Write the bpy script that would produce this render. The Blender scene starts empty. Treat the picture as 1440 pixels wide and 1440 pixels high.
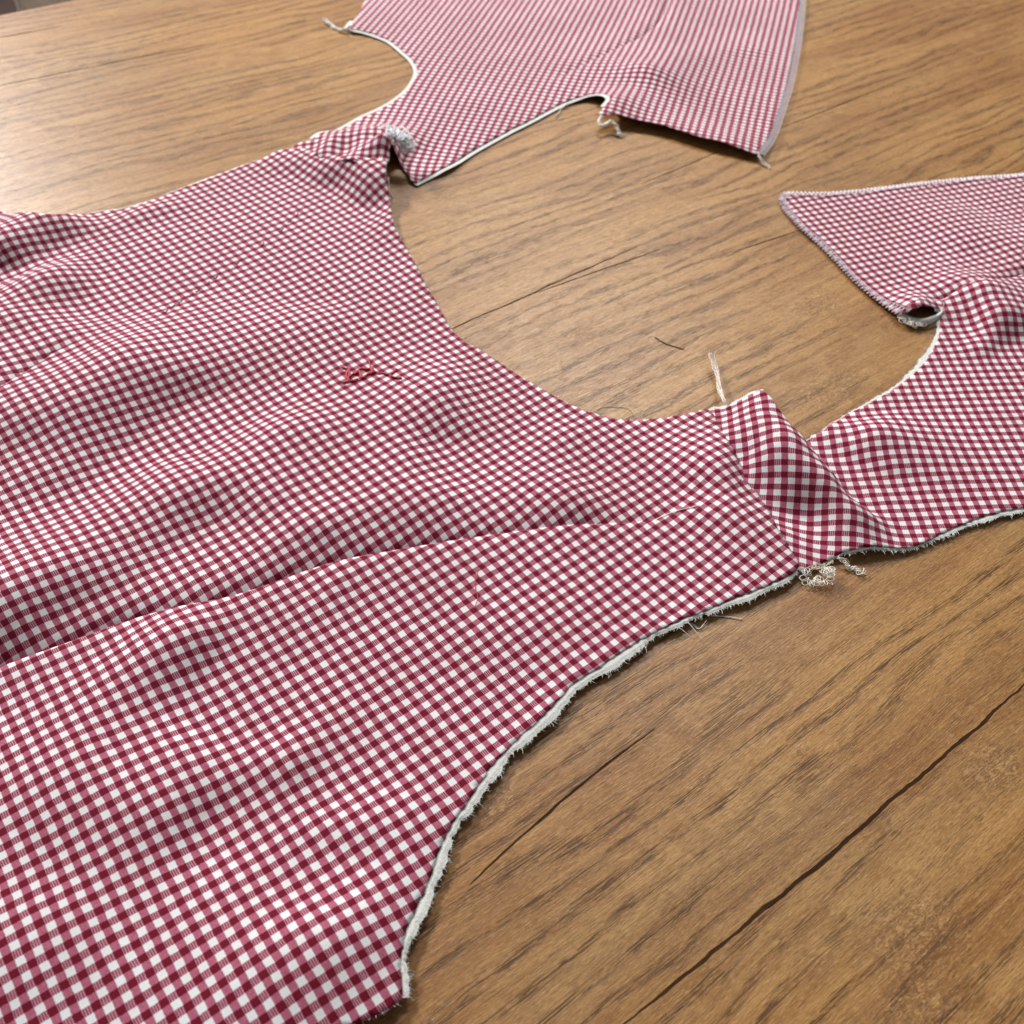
import bpy, bmesh, random
import numpy as np
from math import *
from mathutils import Matrix, Vector, geometry

# ------------------------------------------------------------------ camera, world, lamps, exposure
F_PX = 1450.0; CAM_H = 0.40; PITCH = radians(46.5); ROLL = radians(3.0); PERIOD = 0.00645
scene = bpy.context.scene
COL = scene.collection
cam = bpy.data.objects.new("camera", bpy.data.cameras.new("camera")); COL.objects.link(cam)
cam.data.sensor_width = 36.0; cam.data.lens = 36.0*F_PX/1440.0
cam.data.clip_start = 0.02; cam.data.clip_end = 50
cam.matrix_world = Matrix.Translation((0, 0, CAM_H)) @ Matrix.Rotation(pi/2-PITCH, 4, 'X') @ Matrix.Rotation(ROLL, 4, 'Z')
cam.data.dof.use_dof = True; cam.data.dof.focus_distance = 0.50; cam.data.dof.aperture_fstop = 13.0
scene.camera = cam
scene.view_settings.view_transform = 'Standard'; scene.view_settings.look = 'None'
scene.view_settings.exposure = 0.0; scene.view_settings.gamma = 1.0
world = bpy.data.worlds.new("World"); scene.world = world; world.use_nodes = True
bg = world.node_tree.nodes['Background']; bg.inputs[0].default_value = (1.0, 0.985, 0.965, 1); bg.inputs[1].default_value = 0.20
def area(name, loc, target, sx, sy, power, col):
    l = bpy.data.lights.new(name, 'AREA'); l.shape = 'RECTANGLE'; l.size = sx; l.size_y = sy; l.energy = power; l.color = col
    o = bpy.data.objects.new(name, l); COL.objects.link(o)
    o.matrix_world = Matrix.Translation(loc) @ (Vector(target)-Vector(loc)).to_track_quat('-Z', 'Y').to_matrix().to_4x4()
    return o
area('ceiling_lamp', (-2.20, 3.00, 2.15), (0.0, 0.45, 0), 0.5, 0.5, 200, (1.0, 0.975, 0.94))
area('pendant_lamp', (0.16, 2.62, 2.05), (0.03, 0.50, 0), 0.9, 0.55, 56, (1.0, 0.965, 0.90))

# ------------------------------------------------------------------ helpers
rng = np.random.default_rng(7); random.seed(7)
CP, SP = cos(PITCH), sin(PITCH); CR, SR = cos(ROLL), sin(ROLL)
def tag(o, label=None, cat=None, group=None, kind=None):
    if label: o['label'] = label
    if cat: o['category'] = cat
    if group: o['group'] = group
    if kind: o['kind'] = kind
    return o
def empty(name, loc=(0, 0, 0), rz=0):
    o = bpy.data.objects.new(name, None); o.location = loc; o.rotation_euler = (0, 0, rz); o.empty_display_size = .02; COL.objects.link(o); return o
def obj(name, verts, faces, mat, parent=None, smooth=False, uv=None):
    me = bpy.data.meshes.new(name); me.from_pydata([tuple(map(float, v)) for v in verts], [], [tuple(f) for f in faces]); me.materials.append(mat)
    if uv is not None:
        lay = me.uv_layers.new(name='weave'); lay.data.foreach_set('uv', np.asarray(uv, np.float32).ravel())
    if smooth: me.polygons.foreach_set('use_smooth', [True]*len(me.polygons))
    me.update(); o = bpy.data.objects.new(name, me); COL.objects.link(o)
    if parent: o.parent = parent
    return o
def table_pt(p, z=0.0):
    """point of the photo's ground plan (camera calibration): where the sight line of p meets height z"""
    p = np.atleast_2d(np.asarray(p, float)); x = (p[:, 0]-720)/F_PX; y = (720-p[:, 1])/F_PX
    x, y = x*CR-y*SR, x*SR+y*CR
    r = np.stack([x, CP+y*SP, -SP+y*CP], 1); t = (np.asarray(z)-CAM_H)/r[:, 2]; return r[:, :2]*t[:, None]
def catmull(P, n=8, closed=False):
    P = np.asarray(P, float); N = len(P); out = []
    rngi = range(N) if closed else range(N-1)
    for i in rngi:
        if closed: a, b, c, d = P[i-1], P[i], P[(i+1) % N], P[(i+2) % N]
        else: a, b, c, d = P[max(i-1, 0)], P[i], P[i+1], P[min(i+2, N-1)]
        for k in range(n):
            t = k/n; out.append(.5*((2*b)+(-a+c)*t+(2*a-5*b+4*c-d)*t*t+(-a+3*b-3*c+d)*t**3))
    if not closed: out.append(P[-1])
    return np.array(out)
def resample(P, step, closed=False):
    P = np.asarray(P, float)
    if closed: P = np.vstack([P, P[:1]])
    d = np.r_[0, np.cumsum(np.hypot(*np.diff(P[:, :2], axis=0).T))]; n = max(2, int(round(d[-1]/step)))
    s = np.linspace(0, d[-1], n+1)
    Q = np.stack([np.interp(s, d, P[:, k]) for k in range(P.shape[1])], 1)
    return Q[:-1] if closed else Q
def tubes(paths, sides=4):
    """paths: list of (points, radius or radii) -> verts, faces"""
    V, Fc = [], []
    for pts, r in paths:
        pts = np.asarray(pts, float); n = len(pts)
        if n < 2: continue
        rr = np.full(n, r) if np.isscalar(r) else np.asarray(r)
        t = np.gradient(pts, axis=0); t /= np.linalg.norm(t, axis=1)[:, None]+1e-12
        up = np.where(np.abs(t[:, 2:3]) > .9, [[1., 0, 0]], [[0, 0, 1.]]); a = np.cross(t, up); a /= np.linalg.norm(a, axis=1)[:, None]+1e-12; b = np.cross(a, t)
        base = len(V)
        for i in range(n):
            for k in range(sides):
                w = 2*pi*k/sides; V.append(pts[i]+rr[i]*(cos(w)*a[i]+sin(w)*b[i]))
        for i in range(n-1):
            for k in range(sides):
                q = (k+1) % sides; Fc.append((base+i*sides+k, base+i*sides+q, base+(i+1)*sides+q, base+(i+1)*sides+k))
        Fc.append(tuple(base+k for k in range(sides))[::-1]); Fc.append(tuple(base+(n-1)*sides+k for k in range(sides)))
    return V, Fc
def box(x0, x1, y0, y1, z0, z1):
    v = [(x, y, z) for z in (z0, z1) for y in (y0, y1) for x in (x0, x1)]
    return v, [(0, 2, 3, 1), (4, 5, 7, 6), (0, 1, 5, 4), (2, 6, 7, 3), (0, 4, 6, 2), (1, 3, 7, 5)]
def bevelled(o, w, seg=3):
    m = o.modifiers.new('bevel', 'BEVEL'); m.width = w; m.segments = seg; return o

# ------------------------------------------------------------------ material helpers
class NT:
    def __init__(s, name):
        s.m = bpy.data.materials.new(name); s.m.use_nodes = True; s.t = s.m.node_tree; s.b = s.t.nodes['Principled BSDF']
    def n(s, typ, **kw):
        x = s.t.nodes.new(typ)
        for k, v in kw.items(): setattr(x, k, v)
        return x
    def L(s, a, b): s.t.links.new(a, b)
    def put(s, sock, v):
        if hasattr(v, 'is_output') or isinstance(v, bpy.types.NodeSocket): s.L(v, sock)
        else: sock.default_value = v
    def math(s, op, a, b=None, c=None, clamp=False):
        x = s.n('ShaderNodeMath', operation=op); x.use_clamp = clamp
        for i, v in enumerate((a, b, c)):
            if v is not None: s.put(x.inputs[i], v)
        return x.outputs[0]
    def xyz(s, a, b, c=0.0):
        x = s.n('ShaderNodeCombineXYZ')
        for i, v in enumerate((a, b, c)): s.put(x.inputs[i], v)
        return x.outputs[0]
    def noise(s, vec, scale=1.0, detail=2.0, rough=.5, dist=0.0, dim='3D'):
        x = s.n('ShaderNodeTexNoise', noise_dimensions=dim); s.L(vec, x.inputs['Vector'])
        x.inputs['Scale'].default_value = scale; x.inputs['Detail'].default_value = detail; x.inputs['Roughness'].default_value = rough; x.inputs['Distortion'].default_value = dist
        return x.outputs[0]
    def ramp(s, v, lo, hi, a=0.0, b=1.0, smooth=True):
        x = s.n('ShaderNodeMapRange', interpolation_type='SMOOTHSTEP' if smooth else 'LINEAR'); s.put(x.inputs[0], v)
        for i, q in enumerate((lo, hi, a, b)): s.put(x.inputs[i+1], q)
        return x.outputs[0]
    def mix(s, f, a, b, mode='MIX'):
        x = s.n('ShaderNodeMix', data_type='RGBA', blend_type=mode); s.put(x.inputs[0], f)
        for i, v in ((6, a), (7, b)):
            s.put(x.inputs[i], (*v, 1) if isinstance(v, tuple) and len(v) == 3 else v)
        return x.outputs[2]
    def bump(s, h, strength, dist):
        x = s.n('ShaderNodeBump'); x.inputs['Strength'].default_value = strength; x.inputs['Distance'].default_value = dist; s.L(h, x.inputs['Height']); s.L(x.outputs[0], s.b.inputs['Normal'])
def plain(name, col, rough=.7, var=.15, scale=60, sheen=0.0, bump=0.0):
    q = NT(name); tc = q.n('ShaderNodeTexCoord'); f = q.noise(tc.outputs['Object'], scale, 4, .6)
    k = q.ramp(f, .3, .7, 1-var, 1+var)
    vm = q.n('ShaderNodeVectorMath', operation='SCALE'); vm.inputs[0].default_value = col; q.L(k, vm.inputs['Scale']); q.L(vm.outputs[0], q.b.inputs['Base Color'])
    q.b.inputs['Roughness'].default_value = rough; q.b.inputs['Sheen Weight'].default_value = sheen
    if bump: q.bump(f, bump, .001)
    return q.m

def gingham_material():
    q = NT('red_white_gingham'); uvn = q.n('ShaderNodeUVMap'); uvn.uv_map = 'weave'
    sp = q.n('ShaderNodeSeparateXYZ'); q.L(uvn.outputs[0], sp.inputs[0]); U0, V0 = sp.outputs[0], sp.outputs[1]
    # threads are never perfectly straight: slow wander plus per-thread jitter at the stripe ends
    w1 = q.noise(uvn.outputs[0], .55, 2, .5); w2 = q.noise(q.xyz(V0, U0, 3.3), .55, 2, .5)
    U1 = q.math('ADD', U0, q.math('MULTIPLY_ADD', w1, .16, -.08)); V1 = q.math('ADD', V0, q.math('MULTIPLY_ADD', w2, .16, -.08))
    NTH = 14.0
    tu = q.math('FLOOR', q.math('MULTIPLY', U1, NTH)); tv = q.math('FLOOR', q.math('MULTIPLY', V1, NTH))
    ju = q.noise(q.xyz(tv, q.math('MULTIPLY', U0, 1.3), 0), .83, 1); jv = q.noise(q.xyz(tu, q.math('MULTIPLY', V0, 1.3), 9.0), .83, 1)
    U = q.math('MULTIPLY_ADD', ju, .07, U1); V = q.math('MULTIPLY_ADD', jv, .07, V1)
    fu = q.math('FRACT', U); fv = q.math('FRACT', V)
    def stripe(f, w=.018):       # 0 = white yarn, 1 = red yarn
        a = q.ramp(f, .5-w, .5+w); b = q.ramp(f, 1-w, 1.0); c = q.ramp(f, 0.0, w, 1.0, 0.0)
        return q.math('MAXIMUM', q.math('SUBTRACT', a, b), q.math('MULTIPLY', c, 0.5))
    su, sv = stripe(fu), stripe(fv); M2 = lambda a, k: q.math('MULTIPLY', a, k)
    # plain weave: over/under checker of the two yarn systems plus slubs
    par = q.math('MODULO', q.math('ABSOLUTE', q.math('ADD', tu, tv)), 2.0)
    slub = q.noise(q.xyz(q.math('MULTIPLY', tu, 1.0), q.math('MULTIPLY', V0, 3.0), 0), .91, 2, .6)
    slub2 = q.noise(q.xyz(q.math('MULTIPLY', U0, 3.0), q.math('MULTIPLY', tv, 1.0), 5.0), .77, 2, .6)
    wt = q.math('ADD', q.math('MULTIPLY', par, .45), q.math('MULTIPLY_ADD', slub, 1.1, -.27)); wt = q.math('ADD', wt, q.math('MULTIPLY_ADD', slub2, -.5, .25), clamp=True)
    WHITE, DEEP = (.79, .82, .84), (.150, .0020, .019)
    pu = q.math('MODULO', q.math('ABSOLUTE', tu), 2.0)                # the sateen-like hatch: single yarns stand out in one kind of half-tone check
    hatch = q.math('ADD', M2(pu, .75), q.math('MULTIPLY_ADD', slub, .9, -.40), clamp=True)
    half = q.mix(wt, (.52, .195, .280), (.32, .045, .105))
    half2 = q.mix(hatch, (.205, .018, .055), (.58, .290, .360))
    col = q.mix(sv, q.mix(su, WHITE, half), q.mix(su, half2, DEEP))
    dirt = q.noise(uvn.outputs[0], .11, 3, .6); col = q.mix(1.0, col, q.mix(q.ramp(dirt, .35, .70), (.90, .87, .86), (1.0, 1.0, 1.0)), 'MULTIPLY')
    # the colour is darkened a little along the gaps between threads
    gapu = q.math('ABSOLUTE', q.math('MULTIPLY_ADD', q.math('FRACT', q.math('MULTIPLY', U1, NTH)), 2.0, -1.0)); gapv = q.math('ABSOLUTE', q.math('MULTIPLY_ADD', q.math('FRACT', q.math('MULTIPLY', V1, NTH)), 2.0, -1.0))
    g = q.math('MAXIMUM', gapu, gapv); col = q.mix(q.ramp(g, .70, 1.0, 0, .22), col, (.10, .02, .03))
    q.L(col, q.b.inputs['Base Color']); q.b.inputs['Roughness'].default_value = .88; q.b.inputs['Specular IOR Level'].default_value = .15
    q.b.inputs['Sheen Weight'].default_value = .07; q.b.inputs['Sheen Roughness'].default_value = .45; q.b.inputs['Sheen Tint'].default_value = (1, .93, .96, 1)
    cr = q.noise(q.xyz(M2(U0, .34), M2(V0, .16), 2.0), 1, 3, .55, .6)
    h = q.math('ADD', q.math('SUBTRACT', q.math('MULTIPLY', slub, .6), q.math('MULTIPLY', g, .5)), M2(cr, 7.0)); q.bump(h, .5, .0002)
    return q.m

def wood_material():
    q = NT('printed_oak_laminate'); tc = q.n('ShaderNodeTexCoord'); mp = q.n('ShaderNodeVectorMath', operation='SCALE'); mp.inputs['Scale'].default_value = 1000.0
    q.L(tc.outputs['Object'], mp.inputs[0]); sp = q.n('ShaderNodeSeparateXYZ'); q.L(mp.outputs[0], sp.inputs[0]); X, Y = sp.outputs[0], sp.outputs[1]   # millimetres, X along the grain
    M = lambda a, k: q.math('MULTIPLY', a, k)
    # the grain wanders sideways
    wa = q.noise(q.xyz(M(X, .004), M(Y, .012), 1.0), 1, 2, .5); wb = q.noise(q.xyz(M(X, .022), M(Y, .06), 2.0), 1, 2, .5)
    Yw = q.math('ADD', Y, q.math('ADD', q.math('MULTIPLY_ADD', wa, 15.0, -7.5), q.math('MULTIPLY_ADD', wb, 1.6, -.8)))
    tone = q.noise(q.xyz(M(X, .0035), M(Yw, .022), 3.0), 1, 3, .55)
    streak = q.noise(q.xyz(M(X, .008), M(Yw, .30), 5.0), 1, 3, .6)
    fibre = q.noise(q.xyz(M(X, .05), M(Yw, 1.6), 6.0), 1, 3, .6)
    fine = q.noise(q.xyz(M(X, .30), M(Yw, 2.8), 7.0), 1, 2, .6)
    # growth rings: wavy bands of late wood, packed with fine dark hair lines
    rw = q.noise(q.xyz(M(X, .0075), M(Yw, .030), 4.0), 1, 2, .5)
    rings = q.math('SINE', q.math('ADD', M(Yw, .50), M(rw, 19.0))); late = q.ramp(rings, -.1, .95)
    where = q.noise(q.xyz(M(X, .0045), M(Yw, .020), 9.0), 1, 2, .5); late = q.math('MULTIPLY', late, q.ramp(where, .36, .56, .12, 1.0))
    hair1 = q.noise(q.xyz(M(X, .045), M(Yw, 1.55), 8.0), 1, 1, .5); hair2 = q.noise(q.xyz(M(X, .11), M(Yw, 2.3), 13.0), 1, 1, .5)
    h1 = q.math('MULTIPLY', q.ramp(hair1, .545, .585), q.math('MULTIPLY_ADD', late, .93, .07)); h2 = q.math('MULTIPLY', q.ramp(hair2, .60, .635), q.math('MULTIPLY_ADD', late, .55, .45))
    vor = q.n('ShaderNodeTexVoronoi', feature='F1', distance='CHEBYCHEV'); q.L(q.xyz(q.math('ADD', M(X, .085), M(Yw, .02)), M(Yw, .115), 0.0), vor.inputs['Vector']); vor.inputs['Scale'].default_value = 1.0; vor.inputs['Randomness'].default_value = .8
    vs = q.n('ShaderNodeSeparateColor'); q.L(vor.outputs['Color'], vs.inputs[0]); blk = vs.outputs[0]
    bmask = q.ramp(q.noise(q.xyz(M(X, .007), M(Yw, .03), 10.0), 1, 2, .5), .42, .60)                   # cross-figured patches
    knotty = q.noise(q.xyz(M(X, .009), M(Y, .014), 11.0), 1, 2, .5); rough = q.noise(q.xyz(M(X, .30), M(Y, .48), 12.0), 1, 3, .65, 1.4)
    spots = None
    for (sx, sy, rx, ry) in ROUGH:
        dx = q.math('DIVIDE', q.math('SUBTRACT', X, sx), rx); dy = q.math('DIVIDE', q.math('SUBTRACT', Y, sy), ry)
        d = q.math('SQRT', q.math('ADD', q.math('MULTIPLY', dx, dx), q.math('MULTIPLY', dy, dy))); m = q.ramp(d, .3, 1.1, 1, 0)
        spots = m if spots is None else q.math('MAXIMUM', spots, m)
    patch = q.math('MAXIMUM', q.ramp(knotty, .60, .72, 0, .8), spots)
    col = q.mix(q.ramp(tone, .34, .66), (0.262, 0.112, 0.029), (0.403, 0.210, 0.065))
    grey = q.noise(q.xyz(M(X, .005), M(Y, .008), 15.0), 1, 2, .5); col = q.mix(q.ramp(grey, .50, .70, 0, .35), col, (0.319, 0.210, 0.099))
    col = q.mix(q.ramp(streak, .34, .50, .38, 0), col, (0.175, 0.070, 0.018)); col = q.mix(q.ramp(streak, .54, .68, 0, .40), col, (0.502, 0.294, 0.109))
    col = q.mix(M(late, .36), col, (0.186, 0.076, 0.020))
    col = q.mix(M(bmask, .24), col, q.mix(blk, (0.182, 0.081, 0.024), (0.547, 0.336, 0.139)))
    col = q.mix(q.ramp(fibre, .36, .52, .30, 0), col, (0.152, 0.063, 0.017)); col = q.mix(q.ramp(fibre, .55, .66, 0, .28), col, (0.562, 0.364, 0.165))
    col = q.mix(q.ramp(fine, .40, .50, .34, 0), col, (0.137, 0.056, 0.016)); col = q.mix(q.ramp(fine, .55, .64, 0, .30), col, (0.593, 0.399, 0.198))
    pm = q.math('MAXIMUM', M(h1, .90), M(h2, .88)); col = q.mix(pm, col, (0.065, 0.025, 0.008))
    rk = q.math('MULTIPLY', patch, q.ramp(rough, .44, .54, 1, 0)); col = q.mix(M(rk, .50), col, (0.129, 0.055, 0.017))
    col = q.mix(q.math('MULTIPLY', patch, q.ramp(rough, .56, .64, 0, .35)), col, (0.547, 0.350, 0.158))
    # long drying cracks: (x0, x1, y, width, bow, seed) in mm
    cr = None
    for i, (x0, x1, y0, y1, wd, bow, amp) in enumerate(CRACKS):
        n = q.noise(q.xyz(M(X, .028), 0.0, 20.0+i*3.7), 1, 3, .55); nw = q.noise(q.xyz(M(X, .06), 7.0, 20.0+i*3.7), 1, 2, .5)
        t = q.ramp(X, x0, x1, 0, 1, smooth=False); prof = q.math('MULTIPLY', q.math('MULTIPLY', t, q.math('SUBTRACT', 1.0, t)), 4.0)
        yc = q.math('ADD', q.math('MULTIPLY_ADD', n, amp, y0-amp/2), q.math('ADD', M(prof, bow), M(t, y1-y0)))
        d = q.math('ABSOLUTE', q.math('SUBTRACT', Y, yc)); w = q.math('MULTIPLY', q.math('POWER', prof, .6), q.math('MULTIPLY', nw, wd*2.0))
        edge = q.math('ADD', w, .12); m = q.ramp(q.math('SUBTRACT', d, w), -.08, .22, 1, 0)
        m = q.math('MULTIPLY', m, q.ramp(prof, 0.02, .12))
        cr = m if cr is None else q.math('MAXIMUM', cr, m)
    col = q.mix(M(cr, .93), col, (.030, .015, .010))
    q.L(col, q.b.inputs['Base Color'])
    h = q.math('ADD', M(fibre, .45), q.math('ADD', M(fine, .35), q.math('ADD', M(pm, -.9), q.math('ADD', M(cr, -2.2), M(q.math('MULTIPLY', rough, patch), 1.6)))))
    q.bump(h, .7, .00025)
    q.L(q.ramp(fibre, .3, .7, .45, .35), q.b.inputs['Roughness']); q.L(q.math('MULTIPLY', q.math('SUBTRACT', 1.0, cr), .40), q.b.inputs['Specular IOR Level'])
    return q.m

# ------------------------------------------------------------------ table
GRAIN = radians(39.0)
def to_grain(p):
    P = table_pt(p); c, s = cos(GRAIN), sin(GRAIN); return np.stack([P[:, 0]*c+P[:, 1]*s, -P[:, 0]*s+P[:, 1]*c], 1)*1000
ROUGH = [(*to_grain([p[:2]])[0], p[2], p[3]) for p in ((1290, 1320, 34, 24), (1400, 1080, 22, 16), (1150, 430, 30, 16), (1170, 545, 38, 16), (1290, 1420, 30, 16), (700, 1130, 16, 8), (1130, 1055, 7, 4))]
def crack(a, b, wd, bow=0.0, amp=5.0):
    A, B = to_grain([a, b]); return (A[0], B[0], A[1], B[1], wd, bow, amp)
CRACKS = [crack((835, 1475), (1470, 935), .80, -2, 6), crack((655, 1250), (925, 1022), .50, 2, 3), crack((600, 478), (900, 345), .5, 0, 4),
          crack((745, 415), (930, 350), .4, 0, 3), crack((1030, 355), (1130, 322), .5, 0, 2), crack((900, 260), (1020, 210), .4, 0, 3), crack((1080, 188), (1260, 115), .5, 0, 3),
          crack((-40, 128), (300, 60), .6, 0, 4), crack((-30, 58), (90, 36), .8, 0, 3)]
WOOD = wood_material(); GING = gingham_material()
COTTON = plain('white_cotton', (.66, .68, .66), .9, .24, 1900, .1, .4)
YARN = plain('white_yarn', (.90, .88, .83), .85, .10, 500, .2)
TUFT = plain('bluish_white_fluff', (.93, .96, 1.0), .9, .04, 500, .3)
CREAM = plain('cream_yarn', (.66, .55, .40), .85, .12, 500)
LILAC = plain('pale_overlock_yarn', (.84, .80, .87), .85, .12, 700, .2)
REDYARN = plain('red_embroidery_yarn', (.50, .016, .050), .6, .25, 900, .1)
TACK = plain('dark_red_tack_yarn', (.13, .008, .022), .8, .2, 600)
DARKH = plain('dark_hair', (.035, .030, .028), .5, .1, 300)
DARKW = plain('dark_stained_wood', (.050, .014, .008), .5, .3, 30, 0, .3)
CUSH = plain('grey_beige_cloth', (.66, .58, .50), .9, .12, 60, .1, .3)
FLOOR = plain('dark_floor_boards', (.030, .009, .006), .8, .35, 9)

EDGE = to_grain([(0, 20), (112, -2)]).mean(0)[1]/1000     # far long edge of the table in grain coordinates
table = tag(empty('table', (0, 0, 0), GRAIN), 'large dining table with brown oak-look laminate top under the gingham pieces', 'table')
v, f = box(-.62, 1.55, EDGE-1.16, EDGE, -.032, 0)
top = bevelled(obj('tabletop', v, f, WOOD, table), .0025)
for sx in (-.54, 1.47):
    for sy in (EDGE-1.08, EDGE-.08):
        v, f = box(sx-.035, sx+.035, sy-.035, sy+.035, -.75, -.0322); obj('leg', v, f, DARKW, table)
v, f = box(-5, 6, -4, 7, -.80, -.75); tag(obj('floor', v, f, FLOOR), kind='structure')

# chair standing beyond the far edge, only its dark frame and pale seat cushion show in the corner
CS = table_pt([(70, 4)], -.12)[0]; ca, sa = cos(GRAIN), sin(GRAIN)
ch = tag(empty('chair', (CS[0]+.19*sa, CS[1]-.19*ca, -.75), GRAIN), 'dark wooden chair with pale padded backrest beyond the far table edge', 'chair')
def cb(name, a, mat, r=.006, parent=ch):
    v, f = box(*a); return bevelled(obj(name, v, f, mat, parent), r)
cb('seat', (-.22, .22, -.21, .21, .42, .455), DARKW)
cb('seat_cushion', (-.18, .18, -.19, .15, .4552, .49), CUSH, .012)
cb('back_pad', (-.040, .040, .168, .206, .47, .895), CUSH, .012)
for x in (-.20, .20):
    for y in (-.19, .19): cb('leg', (x-.019, x+.019, y-.019, y+.019, 0, .419), DARKW, .004)
for x in (-.20, .20): cb('back_post', (x-.018, x+.018, .171, .207, .456, .90), DARKW, .004)
cb('back_rail', (-.181, .181, .178, .200, .896, .94), DARKW, .004)

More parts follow.
